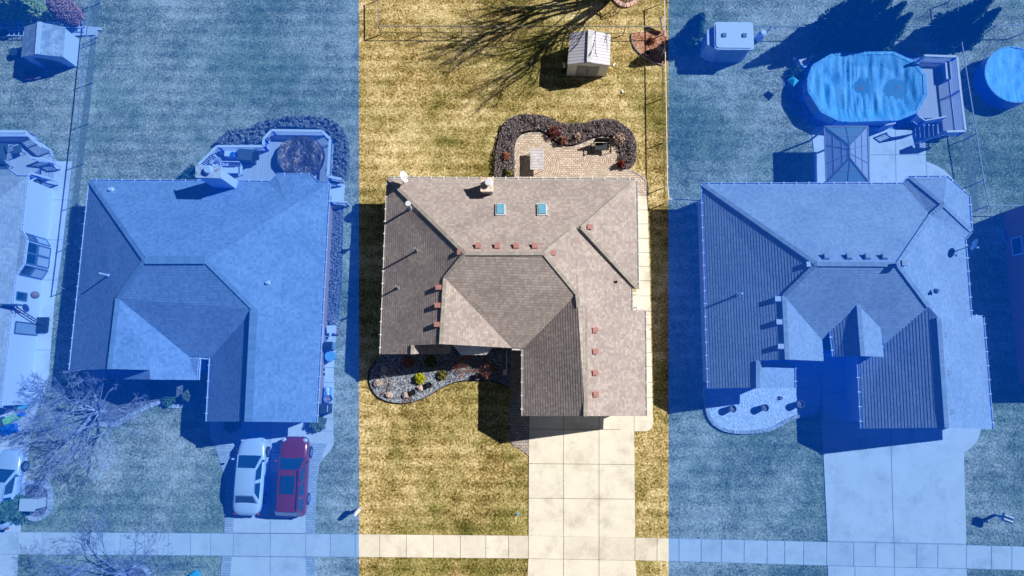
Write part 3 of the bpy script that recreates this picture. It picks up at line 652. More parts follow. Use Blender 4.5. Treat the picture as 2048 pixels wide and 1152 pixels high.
def dish(px, py, z, hs, face=(0.6, -.3, .8), arm=.5):
    mb = MB(); f = Vector(face).normalized(); q = f.to_track_quat('Z', 'Y'); c = P(px, py, z)
    rings = 5; seg = 18; prev = None; idx = []
    for i in range(rings+1):
        r = .43*i/rings; row = []
        for k in range(seg): a = 2*math.pi*k/seg; row.append(c+q @ Vector((r*math.cos(a)*.85, r*math.sin(a), r*r*.5)))
        idx.append(row)
    for i in range(rings):
        for k in range(seg): mb.face([idx[i][k], idx[i+1][k], idx[i+1][(k+1) % seg], idx[i][(k+1) % seg]])
    d = mb.build('satellite_dish', 'white', hs.roof, hs.org, smooth=True)
    b = MB(); z0 = hs.rz(c.x-.1, c.y-.1) or EZ; b.tube([(c.x-.1, c.y-.15, z0), (c.x-.03, c.y-.1, c.z-.1), tuple(c)], .03, 8)
    b.tube([tuple(c), tuple(c+q @ Vector((0, -.3, .45)))], .02, 6); b.box(c+q @ Vector((0, -.3, .45)), (.12, .1, .1)); b.build('dish_arm', 'grey', d, hs.org)
dish(806, 354, 3.9, C, (.8, .15, .42))
# metal bay roof
bo = C.root; by = [(906, 690), (987, 692), (972, 710), (922, 710)]
q = [P(a, b_z, zz) for (a, b_z), zz in zip(by, (2.75, 2.75, 2.35, 2.35))]; apex = P(945, 684, 2.95); mb = MB()
mb.face([q[3], q[2], apex]); mb.face([q[2], q[1], apex]); mb.face([q[0], q[3], apex])
for a, b in ((3, 2), (2, 1), (0, 3)):
    for k in range(0, 5):
        e = q[a].lerp(q[b], k/4); mb.bar(e+Vector((0, 0, .012)), apex+Vector((0, 0, .012)), .03, .03, tone=.8)
mb.build('bay_roof', 'white_metal', C.root, C.org)
MB().prism([p[:2] for p in [P(914, 690, 2.3), P(980, 690, 2.3), P(970, 702, 2.3), P(925, 702, 2.3)]], 0, 2.36, top=False).build('bay_wall', 'siding_cream', C.root, C.org)
# side porch
pp = [P(*a) for a in ((1256, 586), (1274, 586), (1274, 616), (1256, 616))]; MB().prism([p[:2] for p in pp], 0, .5).build('porch_slab', 'concrete', C.root, C.org)
mb = MB()
for yy, zz in ((588, 1.5), (594, 1.5)): mb.bar(P(1258, yy, zz), P(1275, yy, zz), .04, .04)
for xx in (1259, 1266, 1274): mb.bar(P(xx, 588, .5), P(xx, 588, 1.5), .03)
mb.build('porch_railing', 'white', C.root, C.org)
# downspout
mb = MB(); mb.bar(P(1013, 700, .3), P(1013, 742, .15), .07, .06); mb.box(P(1010, 745, .1), (.25, .35, .2)); mb.build('downspout', 'white', C.root, C.org)
# ---- left house
L = House('slate_roof_house', 'low house with blue-grey shingle roof and wide brick-red side wall, deck behind it',
    dict(N=((180, 362), (655, 366), (400, 480)), W=((180, 362), (140, 741), (230, 560)), E=((657, 366), (631, 845), (520, 600)), S=((379, 713), (433, 713), (400, 600)), Gw=((422, 719), (415, 843), (480, 780)), K=((397, 719), (394, 760), (320, 730))),
    dict(a=(180, 362, EZ), n1=(536, 364.5, EZ), n2=(552, 350, EZ), n3=(619, 350, EZ), n4=(634, 365.5, EZ), np=(572, 400, 'N'), np2=(598, 392, 'N'), b=(657, 366, EZ), p1=(290, 520, 'N'), p2=(410, 520, 'N'), c=(631, 845, EZ),
         g1=(497, 843, 'E'), g2=(508, 618, 'E'), w1=(415, 843, EZ), w2=(422, 715, EZ), s0=(378, 713, EZ), k1=(236, 596, 'W'), k2=(219, 738, 'W'), m3=(140, 741, EZ), m1=(300, 740, 'K'), m2=(300, 759, 'K'), m5=(394, 760, EZ), m4=(397, 717, EZ), q1=(219, 741, 2.55), q2=(222, 758, 2.55)),
    [['a', 'n1', 'np', 'p2', 'p1'], ['np', 'n4', 'b', 'p2'], ['n1', 'n2', 'np'], ['n2', 'n3', 'np'], ['n3', 'n4', 'np'], ['p2', 'b', 'c', 'g1', 'g2'], ['g2', 'g1', 'w1', 'w2'],
     ['p1', 'p2', 'g2', 'w2', 's0', 'k1'], ['k1', 's0', 'm4', 'm5', 'm2', 'm1', 'k2'], ['a', 'p1', 'k1', 'k2', 'm3'], ['m1', 'm2', 'q2', 'q1']],
    'shingle_slate', 'cap_slate', 'brick', foot=['a', 'b', 'c', 'w1', 'w2', 's0', 'm5', 'q2', 'm3'], inset_d=.34)
L.caps([('a', 'p1'), ('p2', 'g2'), ('k1', 'k2'), ('p1', 'k1')], .26)
L.caps([('p1', 'p2'), ('g2', 'g1')], .46)
L.gutter(['a', 'n1', 'n2', 'n3', 'n4', 'b', 'c']); L.gutter(['w1', 'w2', 's0']); L.gutter(['m4', 'm5']); L.gutter(['a', 'm3'], .08)
L.on_roof(pipe(.9, .055, 'white_vent'), 217, 551, L.hit(217, 551, 'W').z); L.on_roof(pipe(.22, .1, 'white_vent'), 223, 380, L.hit(223, 380, 'N').z); L.on_roof(pipe(.25, .08, 'white_vent'), 536, 566, L.hit(536, 566, 'E').z)
chimney(L, [(394, 331), (440, 336), (440, 355), (394, 354)], 5.4, 0, 'white')
# ---- right house
H = House('grey_roof_house', 'house with pale grey shingle roof, white box vents and a small entry gable',
    dict(N=((1405, 369), (1806, 369), (1650, 500)), W=((1405, 369), (1418, 777), (1500, 560)), E=((1930, 480), (1943.5, 634), (1850, 600)), NE=((1893, 354), (1942, 430), (1850, 440)), S=((1650, 727), (1716, 727), (1700, 600)),
         Gw=((1717, 716), (1725, 858), (1800, 780)), K=((1588, 722), (1588, 777), (1530, 750))),
    dict(a=(1405, 369, EZ), n1=(1806, 368.5, EZ), n2=(1819, 355, EZ), n3=(1893, 354, EZ), n4=(1937, 392, EZ), n5=(1942, 462, EZ), n6=(1929, 477, EZ), pk=(1886, 409, 4.25), v1=(1861, 431, 'N'), p1=(1633, 528, 'S'), p2=(1795, 529, 'S'),
         e1=(1941, 634, EZ), e2=(1965, 634, 'E'), c=(1984, 859, 'E'), g1=(1893, 855, 'Gw'), g2=(1877, 635, 'Gw'), g3=(1861, 635, 'Gw'), g4=(1857, 613, 'S'), w1=(1725, 857, EZ), w2=(1717, 712, EZ), s1=(1768, 690, 'S'),
         d1=(1763, 672, 'S'), d2=(1760, 655, 'S'), d0=(1717, 610, 'S'), d3=(1663, 661, 'S'), s2=(1645, 681, 'S'), k1=(1568, 592, 'S'), k2=(1574, 719, 'W'), ke=(1647, 722, 3.5), m1=(1516, 721, 'W'), m2=(1516, 775, 'W'), m3=(1418, 777, EZ), m4=(1588, 722, 2.7), m5=(1588, 776, 2.7),
         f1=(1669, 713, 3.85), f2=(1725, 712, 4.8), f3=(1767, 714, 3.75)),
    [['a', 'n1', 'v1', 'p2', 'p1'], ['n1', 'n2', 'pk', 'v1'], ['n2', 'n3', 'pk'], ['n3', 'n4', 'pk'], ['n4', 'n5', 'pk'], ['pk', 'n5', 'n6', 'v1'], ['p2', 'v1', 'n6', 'e1', 'g4'], ['g4', 'e1', 'e2', 'c', 'g1', 'g2', 'g3'],
     ['g4', 'g3', 'g2', 'g1', 'w1', 'w2', 's1'], ['p1', 'p2', 'g4', 's1', 'd1', 'd2', 'd0', 'd3', 's2', 'k1'], ['k1', 's2', 'ke', 'k2'], ['a', 'p1', 'k1', 'k2', 'm1', 'm2', 'm3'], ['m1', 'm4', 'm5', 'm2'],
     ['d0', 'd3', 'f1', 'f2'], ['d0', 'f2', 'f3', 'd1', 'd2']],
    'shingle_warm', 'cap_warm', 'siding_blue', foot=['a', 'n1', 'n2', 'n3', 'n4', 'n5', 'n6', 'e1', 'e2', 'c', 'w1', 'w2', 'ke', 'm4', 'm5', 'm3'], inset_d=.38)
H.caps([('a', 'p1'), ('p1', 'p2'), ('v1', 'p2'), ('n2', 'pk'), ('n5', 'pk'), ('pk', 'v1'), ('p2', 'g4'), ('g2', 'g1'), ('k1', 'k2'), ('p1', 'k1'), ('m1', 'm2'), ('d0', 'f2')], .26)
H.gutter(['a', 'n1', 'n2', 'n3', 'n4', 'n5', 'n6', 'e1', 'e2', 'c']); H.gutter(['w1', 'w2']); H.gutter(['m4', 'm5']); H.gutter(['m3', 'a'], .08); H.gutter(['d3', 'f1']); H.gutter(['d1', 'f3'])
MB().prism([p[:2] for p in [P(1671, 700, 2.8), P(1765, 700, 2.8), P(1765, 711, 2.8), P(1671, 711, 2.8)]], 2.5, 2.95).build('entry_beam', 'white', H.root, H.org)
MB().box(P(1673, 708, 1.3), (.2, .2, 2.6)).box(P(1714, 708, 1.3), (.2, .2, 2.6)).build('entry_post', 'white', H.root, H.org)
vw = vent_proto('white_vent')
for i, q_ in enumerate([(1620, 529, 'W'), (1557, 598, 'W'), (1560, 644, 'W'), (1563, 693, 'W')]): H.on_roof(vw if i == 0 else copy_tree(vw), *q_)
vg = vent_proto('grey_vent')
for i, q_ in enumerate([(1652, 514, 'N'), (1697, 514, 'N'), (1734, 514, 'N'), (1768, 514, 'N'), (1804, 527, 'E'), (1885, 669, 'E'), (1892, 745, 'E'), (1898, 823, 'E')]): H.on_roof(vg if i == 0 else copy_tree(vg), *q_)
H.on_roof(pipe(.8, .06, 'white_vent'), 1476, 590, H.hit(1476, 590, 'W').z); H.on_roof(pipe(.35, .09, 'grey_vent'), 1872, 582, H.hit(1872, 582, 'E').z)
dish(1945, 488, 4.2, H, (.9, -.35, .15))
# ---- far-left house
FL = House('tan_roof_house', 'white sided house with tan shingle roof at the left edge',
    dict(E=((54, 354), (2, 794), (-40, 560)), N=((-40, 339), (16, 339), (-20, 440))),
    dict(z0=(-260, 339, EZ), a=(16, 339, EZ), b=(34, 353, EZ), c=(54, 353, EZ), d=(42, 461, EZ), e=(52, 479, EZ), f=(46, 527, EZ), g=(31, 549, EZ), h=(0, 815, EZ), pk=(-110, 480, 'E'), pk2=(-130, 815, 'E'), z1=(-260, 815, EZ)),
    [['z0', 'a', 'b', 'c', 'pk'], ['c', 'd', 'e', 'f', 'g', 'h', 'pk2', 'pk'], ['z0', 'pk', 'pk2', 'z1']],
    'shingle_tan', 'cap_tan', 'siding_white', foot=['z0', 'a', 'b', 'c', 'd', 'e', 'f', 'g', 'h', 'z1'], inset_d=.10)
FL.gutter(['a', 'b', 'c', 'd', 'e', 'f', 'g', 'h'], .09)
# bay windows of the far-left house
def pane_on(hs, ia, ib, t0, t1, z0, z1, frame='frame_dark', pm='glass'):
    a, b = Vector(hs.foot[ia]), Vector(hs.foot[ib]); d = (b-a).normalized(); n = Vector((d.y, -d.x)); mid = (a+b)/2+n*.3
    if inpoly(np.array([mid.x]), np.array([mid.y]), hs.foot)[0]: n = -n
    p, q2 = a.lerp(b, t0), a.lerp(b, t1); o_ = n*.02; f = MB()
    P0, P1 = Vector((p.x+o_.x, p.y+o_.y, z0)), Vector((q2.x+o_.x, q2.y+o_.y, z0)); up = Vector((0, 0, z1-z0))
    for A, B in ((P0, P1), (P0+up, P1+up), (P0, P0+up), (P1, P1+up)): f.bar(A, B, .07, .07)
    fo = f.build('window', frame, hs.root, hs.org); MB().face([P0, P1, P1+up, P0+up]).build('pane', pm, fo, hs.org)
fl_i = dict(zip(['z0', 'a', 'b', 'c', 'd', 'e', 'f', 'g', 'h', 'z1'], range(10)))
for a, b, t0, t1 in (('d', 'e', .1, .9), ('e', 'f', .05, .48), ('e', 'f', .52, .95), ('f', 'g', .1, .9)):
    pane_on(FL, fl_i[a], fl_i[b], t0, t1, 1.5, 2.4); pane_on(FL, fl_i[a], fl_i[b], t0, t1, .25, 1.4, 'frame_dark', 'siding_white')
pane_on(FL, fl_i['g'], fl_i['h'], .13, .19, 1.4, 2.3); pane_on(FL, fl_i['g'], fl_i['h'], .36, .45, .1, 2.1, 'charcoal', 'grey')
# ---- far-right house
hr = [(2044, 408), (2300, 408), (2340, 770), (2082, 770)]
FR = House('red_brick_house', 'red brick house side wall with a white window at the right edge',
    dict(W=((2058, 400), (2098, 772), (2200, 600)), N=((2058, 400), (2330, 400), (2200, 500))),
    dict(a=(2058, 400, EZ), b=(2340, 400, EZ), c=(2380, 772, EZ), d=(2098, 772, EZ), p=(2190, 530, 'W'), q=(2225, 700, 'W')),
    [['a', 'b', 'p'], ['b', 'c', 'q', 'p'], ['a', 'p', 'q', 'd'], ['d', 'q', 'c']], 'shingle_warm', 'cap_warm', 'brick_red', foot=['a', 'b', 'c', 'd'], inset_d=.15)
FR.gutter(['b', 'a', 'd'])
pane_on(FR, 0, 3, .17, .27, .7, 1.6, 'white')
wl = MB(); pts = bez([(2046, 455), (2018, 454), (2006, 462), (2008, 478), (2018, 487), (2048, 488)], 4); pw = [P(*q_, .15) for q_ in pts]
for a, b in zip(pw, pw[1:]): wl.bar(a, b, .06, .3)
tag(wl.build('window_well', 'grey_metal', None, None), 'curved metal window well against the red brick wall', 'window well')
for hs, its in ((C, [(0.5, 1.4)]), ):
    pass
def south_edge(hs, y_ref, xr):   # find wall edge whose midpoint is near
    best = min(range(len(hs.poly)), key=lambda i: (Vector(hs.poly[i]).lerp(Vector(hs.poly[(i+1) % len(hs.poly)]), .5)-Vector(P(xr, y_ref)[:2])).length); return best
C.wall_item(south_edge(C, 825, 1165), .5, 4.9, 2.1, .05, 'garage'); L.wall_item(south_edge(L, 838, 525), .5, 4.6, 2.1, .05, 'garage'); H.wall_item(south_edge(H, 850, 1850), .5, 4.9, 2.1, .05, 'garage')
for hs, (yy, xx), ts in ((C, (600, 785), (.2, .5, .8)), (H, (580, 1425), (.2, .5, .8)), (L, (600, 640), (.35,)), (C, (365, 1020), (.2, .6)), (C, (705, 830), (.5,)), (H, (377, 1600), (.3, .7)), (L, (372, 400), (.15,))):
    ei = south_edge(hs, yy, xx)
    for t_ in ts: hs.wall_item(ei, t_, 1.2, 1.2, 1.0)
C.wall_item(south_edge(C, 700, 980), .75, .95, 2.05, .05, 'door'); H.wall_item(south_edge(H, 700, 1690), .5, .95, 2.05, .05, 'door'); L.wall_item(south_edge(L, 712, 400), .5, .95, 2.05, .05, 'door')
# ---------------------------------------------------------------- fences
def fence(px, label, h=1.15, step=3.0, matn='grey_metal', name='chain_link_fence', close=False):
    pts = [P(a, b, h) for a, b in px]; org = Vector((pts[0].x, pts[0].y, 0)); t = thing(name, label, 'fence', org); rail = MB(); fab = MB()
    for a, b in zip(pts, pts[1:]):
        rail.bar(a, b, .05, .05); fab.face([(a.x, a.y, .02), (b.x, b.y, .02), (b.x, b.y, h), (a.x, a.y, h)])
    rail.build('top_rail', matn, t, org); fab.build('mesh_panel', 'mesh', t, org)
    first = True
    for a, b in zip(pts, pts[1:]):
        L_ = (b-a).length; k = max(1, round(L_/step))
        for i in range(k+(1 if b is pts[-1] else 0)):
            p = a.lerp(b, i/k); MB().tube([(p.x, p.y, 0), (p.x, p.y, h+.06)], .035, 7, cap=True).build('post', matn, t, org)
    return t
fence([(181, -12), (156, 235), (127, 485), (116, 575)], 'chain-link fence between the far-left yard and the wide left lawn')
fence([(756, -20), (756.5, 52), (1334, 53)], 'chain-link fence crossing the centre back yard behind the ribbed shed')
fence([(1329, -10), (1330.5, 95), (1335, 366), (1338, 398), (1402, 401)], 'pale chain-link fence along the right side of the centre lawn', matn='white_metal')
fence([(1372, 53), (1628, 53), (1790, 52), (1916, 51), (2070, 50)], 'chain-link fence along the back of the pool yard')
fence([(1914, -12), (1924, 86), (1968, 360), (1978, 411), (2060, 411)], 'chain-link fence between the oval pool deck and the round pool')
t = P(1326, 34); b_ = MB().bar(P(1323, 33, .9), P(1328, 60, .35), .25, .25); tag(b_.build('driftwood_log', 'cream'), 'pale log lying across the fence corner', 'log')
# ---------------------------------------------------------------- sheds
def shed(name, label, ea, rd, eb, base, ze, zr, roofm, wallm, ridgem=None, loc_doors=True, doorm='grey', uvrot=False):
    """ea/eb: west/east eave px (top,bottom); rd: ridge px"""
    A = [P(*p, ze) for p in ea]; B = [P(*p, ze) for p in eb]; Rr = [P(*p, zr) for p in rd]; org = (A[0]+B[1])/2; org.z = 0
    t = thing(name, label, 'shed', org); mb = MB()
    def q(p): L1 = (p[1]-p[0]).length; L2 = (p[3]-p[0]).length; return [(0, 0), (L1, 0), (L1, L2), (0, L2)]
    f1 = [A[0], A[1], Rr[1], Rr[0]]; f2 = [Rr[0], Rr[1], B[1], B[0]]
    mb.face(f1, 0, q(f1), 1.0); mb.face(f2, 0 if not uvrot else 1, q(f2)); dz = Vector((0, 0, .06))
    for a, b in ((A[0], A[1]), (A[1], Rr[1]), (Rr[1], B[1]), (B[1], B[0]), (B[0], Rr[0]), (Rr[0], A[0])): mb.face([a-dz, b-dz, b, a], 1)
    mb.face([p-dz for p in f1[::-1]], 1); mb.face([p-dz for p in f2[::-1]], 1)
    ro = mb.build('roof', [roofm, wallm], t, org)
    if ridgem: MB().bar(Rr[0]+Vector((0, 0, .02)), Rr[1]+Vector((0, 0, .02)), .3, .05).build('ridge_cap', ridgem, ro, org)
    ins = .06; w_ = MB(); xA, xB = (A[1]-B[1]).normalized()*ins, (A[0]-A[1]).normalized()*ins
    a0, a1, b0, b1 = A[0]-xA-xB, A[1]-xA+xB, B[0]+xA-xB, B[1]+xA+xB
    def col2(p, z_): return Vector((p.x, p.y, z_))
    for p, r_ in (((a0, a1), None), ((b1, b0), None), ((a1, b1), Rr[1]+xB), ((b0, a0), Rr[0]-xB)):
        f = [col2(p[0], 0), col2(p[1], 0), col2(p[1], ze-.06)]
        if r_ is not None: f.append(col2(r_, zr-.06))
        f.append(col2(p[0], ze-.06)); L_ = (p[1]-p[0]).length; w_.face(f, 0, [((v-f[0]).dot((f[1]-f[0]).normalized()), v.z) for v in f])
    w_.build('wall', wallm, t, org)
    d = (b1-a1).normalized(); n = Vector((d.y, -d.x, 0)); c = (a1+b1)/2+n*.03; L_ = (b1-a1).length
    for s_ in (-1, 1):
        c2 = c+d*s_*L_*.14; do = MB().box((c2.x, c2.y, ze*.46), (L_*.27, .05, ze*.84), math.atan2(d.y, d.x)).build('door', doorm, t, org)
        c3 = c+d*s_*L_*.03+n*.05; MB().box((c3.x, c3.y, ze*.5), (.04, .04, .18), math.atan2(d.y, d.x)).build('handle', 'black', do, org)
    EXC.append([a0[:2], a1[:2], b1[:2], b0[:2]]); return t
shed('garden_shed', 'white metal garden shed with ribbed roof behind the centre house', [(1140, 66), (1135, 129)], [(1181, 60), (1178, 124.5)], [(1221, 68), (1220, 131)], None, 1.8, 2.35, 'ribbed_metal', 'siding_white', 'white_metal', doorm='grey')
sl = shed('storage_shed', 'weathered garden shed with stained grey roof and pale ridge at the upper left', [(49, 53), (42, 114)], [(80, 44), (74.5, 108.5)], [(130.5, 54), (125, 113.5)], None, 1.65, 2.3, 'shed_roof', 'siding_white', 'white', doorm='charcoal')
MB().box(P(137, 92, 1.0), (.05, .35, .45)).build('window', 'grey', sl, sl.location)
# resin shed
A = [P(*p, 2.0) for p in ((1429, 44), (1507, 45), (1507, 100), (1429, 100))]; org = (A[0]+A[2])/2; org.z = 0
t = thing('resin_shed', 'white plastic shed with rounded corners and two roof vents in the pool yard', 'shed', org)
mb = MB(); w2, h2 = (A[1]-A[0]).length/2, (A[1]-A[2]).length/2
rr = []
for cx, cy, a0 in ((w2-.2, h2-.2, 0), (-w2+.2, h2-.2, 90), (-w2+.2, -h2+.2, 180), (w2-.2, -h2+.2, 270)):
    for k in range(4): a = R(a0+k*30); rr.append((cx+.2*math.cos(a), cy+.2*math.sin(a)))
mb.prism(rr, 1.9, 2.02); mb.prism([(x*.93, y*.9) for x, y in rr], 2.02, 2.08, tone=1.03); ro = mb.build('roof', 'white', t)
for sx in (-1, 1): MB().box((sx*w2*.52, 0, 2.12), (.26, .26, .1), tone=.5).build('roof_vent', 'grey', ro)
MB().prism([(x*.92, y*.92) for x, y in rr], 0, 1.9).build('wall', 'siding_blue', t); MB().prism([(-w2-.42, -h2*.5), (-w2+.12, -h2*.85), (-w2+.12, h2*.85), (-w2-.42, h2*.5)], 0, 1.75).build('side_bay', 'siding_white', t)
for s_ in (-1, 1): MB().box((s_*.45, -h2*.94, .95), (.85, .05, 1.7)).build('door', 'grey', t)
EXC.append([(x+org.x, y+org.y) for x, y in rr])
# ---------------------------------------------------------------- cars
def car(name, label, px, py, paint, kind='sedan', rz=0.0, group=None):
    p0 = P(px, py, 0); t = thing(name, label, 'car', (p0.x, p0.y, .04), rz, group); W = .93
    if kind == 'sedan':
        st = [(2.44, .36, .30, .50), (2.36, .62, .22, .62), (2.1, .80, .20, .72), (1.5, .92, .20, .82), (.85, .93, .20, .92), (0, .94, .20, .95), (-1.1, .94, .20, .96), (-1.7, .92, .20, 1.0), (-2.15, .86, .22, .99), (-2.36, .66, .26, .90), (-2.44, .42, .32, .70)]
        cab = dict(y=(1.30, .50, -1.1, -1.80), zb=.93, zt=1.44, wb=.80, wt=.60)
    else:
        st = [(2.46, .46, .36, .62), (2.38, .72, .28, .86), (2.15, .89, .26, 1.0), (1.6, .93, .26, 1.07), (1.15, .94, .26, 1.12), (0, .95, .26, 1.14), (-1.6, .95, .26, 1.14), (-2.2, .93, .28, 1.12), (-2.38, .88, .32, 1.05), (-2.42, .80, .40, .8)]
        cab = dict(y=(1.25, .48, -2.0, -2.34), zb=1.11, zt=1.76, wb=.84, wt=.69)
    mb = MB(); rings = []
    for (y, hw, zb, zt) in st:
        half = [(hw*.80, zb), (hw*.98, zb+.12), (hw, (zb+zt)/2), (hw*.97, zt-.14), (hw*.88, zt-.03), (hw*.55, zt+.02), (0, zt+.035)]
        ringp = [(x, y, z_) for x, z_ in half]+[(-x, y, z_) for x, z_ in half[-2::-1]]; rings.append(ringp)
    for a, b in zip(rings, rings[1:]):
        for k in range(len(a)-1): mb.face([a[k], b[k], b[k+1], a[k+1]])
        mb.face([a[-1], b[-1], b[0], a[0]], tone=.3)
    mb.face(rings[0]); mb.face(rings[-1][::-1])
    body = mb.build('body', paint, t, smooth=True, sub=1)
    y1, y2, y3, y4 = cab['y']; zb, zt, wb, wt = cab['zb'], cab['zt'], cab['wb'], cab['wt']
    c = MB(); bt = [(wb, y1, zb-.08), (-wb, y1, zb-.08), (-wb, y4, zb-.08), (wb, y4, zb-.08)]; n_ = 6
    def rp(x, y): u = x/wt; v = (y-(y2+y3)/2)/((y2-y3)/2); return (x, y, zt+.05*(1-u*u)-.05*abs(v)**3)
    for i in range(n_):
        for j in range(n_):
            xs_ = [-wt+2*wt*k/n_ for k in (i, i+1)]; ys_ = [y3+(y2-y3)*k/n_ for k in (j, j+1)]
            c.face([rp(xs_[0], ys_[0]), rp(xs_[1], ys_[0]), rp(xs_[1], ys_[1]), rp(xs_[0], ys_[1])])
    tp = [rp(wt, y2), rp(-wt, y2), rp(-wt, y3), rp(wt, y3)]
    for a, b in ((0, 1), (1, 2), (2, 3), (3, 0)): c.face([bt[a], tp[a], tp[b], bt[b]])
    c.build('roof', paint, t, smooth=False)
    def glassq(a, b, c_, d, ins, off, name):
        a, b, c_, d = map(Vector, (a, b, c_, d)); m_ = (a+b+c_+d)/4; n = (b-a).cross(d-a).normalized()
        if n.dot(m_-Vector((0, (y1+y4)/2, zb))) < 0: n = -n
        q_ = [p+(m_-p)*ins+n*off for p in (a, b, c_, d)]; MB().face(q_).build(name, 'glass', t)
    glassq(bt[1], bt[0], tp[0], tp[1], .10, .012, 'windshield'); glassq(bt[3], bt[2], tp[2], tp[3], .14, .012, 'rear_window')
    for s_, (ia, ib) in ((1, (0, 3)), (-1, (1, 2))):
        a, b, c_, d = [Vector(v) for v in (bt[ia], bt[ib], tp[ib], tp[ia])]
        for u0, u1 in ((.06, .48), (.52, .92)) if kind == 'sedan' else ((.06, .36), (.39, .66), (.69, .95)):
            glassq(a.lerp(b, u0), a.lerp(b, u1), d.lerp(c_, u1), d.lerp(c_, u0), .12, .012, 'side_window')
    if kind != 'sedan': MB().box((0, -.38, zt+.062), (.86, 1.1, .02)).build('sunroof', 'glass', t)
    if kind != 'sedan': MB().bar((.62, .5, zt+.06), (.62, -1.9, zt+.05), .04, .05).bar((-.62, .5, zt+.06), (-.62, -1.9, zt+.05), .04, .05).build('roof_rail', 'black', t)
    for sx in (-1, 1):
        for yy in (1.45, -1.42):
            r = .34 if kind == 'sedan' else .38
            wh = MB().tube([(sx*.76, yy, r), (sx*.965, yy, r)], r, 20, cap=True).build('wheel', 'tyre', t)
            rm = MB().tube([(sx*.95, yy, r), (sx*.98, yy, r)], r*.62, 16, cap=True)
            rm.build('rim', 'rim', wh)
        MB().ball((sx*1.03, y1-.28, zb+.08), (.12, .07, .09), 10, 6).build('mirror', paint, t, smooth=True)
        MB().ball((sx*.66, st[2][0]+.08, st[2][3]-.12), (.17, .14, .08), 10, 6).build('headlight', 'lamp', t, smooth=True)
        MB().ball((sx*.72, st[-2][0]+.05, st[-2][3]-.14), (.14, .09, .1), 10, 6).build('taillight', 'red_lamp', t, smooth=True)
    return t
car('parked_sedan', 'white four-door sedan parked beside the red one', 508, 948, 'white_paint', 'sedan', R(-1.0))
car('parked_suv', 'dark red sport utility car with black sunroof', 594, 949, 'red_paint', 'suv', R(-.5))
car('parked_sedan', 'silver sedan cut by the left edge under a small evergreen', 22, 975, 'silver_paint', 'sedan', R(-4))
# ---------------------------------------------------------------- pools
def tarp_top(poly, z, sagf, matn, name, parent, org, step=.12):
    A = np.array(poly); lo, hi = A.min(0)-.01, A.max(0)+.01; nx, ny = int((hi[0]-lo[0])/step)+1, int((hi[1]-lo[1])/step)+1
    c = A.mean(0); mb = MB(); segs = 160; rg = 30; cl = [Vector((*p, 0)) for p in poly]; rows = []
    per = [0]; n = len(poly)
    for i in range(n): per.append(per[-1]+math.dist(poly[i], poly[(i+1) % n]))
    def at(u):
        d = u*per[-1]
        for i in range(n):
            if d <= per[i+1]+1e-9: t_ = (d-per[i])/(per[i+1]-per[i]); return np.array(poly[i])*(1-t_)+np.array(poly[(i+1) % n])*t_
    bd = [at(k/segs % 1) for k in range(segs)]
    vs = []; idx = []
    for j in range(rg+1):
        f = 1-j/rg; row = []
        for k in range(segs): p = c+(bd[k]-c)*f; row.append(len(mb.v)); mb.v.append((p[0], p[1], z+sagf(p[0], p[1], f)))
        idx.append(row)
    for j in range(rg):
        for k in range(segs): mb.f.append((idx[j][k], idx[j][(k+1) % segs], idx[j+1][(k+1) % segs], idx[j+1][k])[::1]); mb.mi.append(0); mb.uv.append([(0, 0)]*4); mb.tn.append(1.0)
    return mb.build(name, matn, parent, org, smooth=True)
pxo = [(1669, 107), (1786, 106), (1828, 125), (1848.5, 150), (1850.6, 189), (1833, 223), (1796, 238), (1700, 241), (1677, 239), (1643, 222), (1618, 182), (1618, 156), (1627, 132)]
poly = [P(*p, 1.25)[:2] for p in pxo]; cc = np.mean(np.array(poly), 0); org = Vector((cc[0], cc[1], 0))
t = thing('oval_pool', 'oval above-ground pool under a wrinkled blue cover beside the railed deck', 'pool', org)
MB().prism(inset(poly, .05), 0, 1.2, top=False).build('pool_wall', 'siding_blue', t, org)
rm_ = MB()
for a, b in zip(poly, poly[1:]+poly[:1]): rm_.bar((*a, 1.24), (*b, 1.24), .22, .06); rm_.bar((*a, 0), (*a, 1.22), .14, .14)
rm_.build('pool_rim', 'tarp', t, org)
pools = [(1792, 176, 1.0, .95), (1722, 173, .68, .85), (1663, 160, .55, .5)]; pc = [(*P(a, b, .95)[:2], rx, ry) for a, b, rx, ry in pools]
def sag(x_, y_, f):
    k = 1-f; s_ = -.28*min(1, k*3.0); fold = (.16*noise.noise(Vector((x_*2.6, y_*.35, 2)))+.11*noise.noise(Vector((x_*6.5, y_*.5, 7))))*min(1, k*5)
    d = min(((x_-a)/rx)**2+((y_-b)/ry)**2 for a, b, rx, ry in pc); fold *= min(1, d*.8); return s_+fold-.13*math.exp(-d*1.2)
tarp_top(poly, 1.27, sag, 'tarp', 'pool_cover', t, org)
for a, b, rx, ry in pc[:2]:
    mb = MB(); mb.face([(a+rx*math.cos(q_)*(1+.10*math.sin(3*q_+a)), b+ry*math.sin(q_)*(1+.08*math.cos(2*q_)), .925) for q_ in np.linspace(0, 2*math.pi, 32, endpoint=False)]); mb.build('water_puddle', 'water', t, org)
    mb = MB(); [mb.ball((a+random.uniform(-.14, .14), b+random.uniform(-.2, .2), .93), (.06, .05, .01), 8, 4) for _ in range(9)]; mb.build('leaf_litter', 'leaf_rust', t, org)
EXC.append(poly)
cr = P(2027, 150, 1.1); rr_ = 58/29.3; poly2 = [(cr.x+1.97*math.cos(a), cr.y+1.97*math.sin(a)) for a in np.linspace(0, 2*math.pi, 40, endpoint=False)]
t = thing('round_pool', 'round above-ground pool under a bright blue cover at the right edge', 'pool', (cr.x, cr.y, 0)); MB().prism(poly2, 0, 1.15, top=False).build('pool_wall', 'blue_plastic', t, t.location)
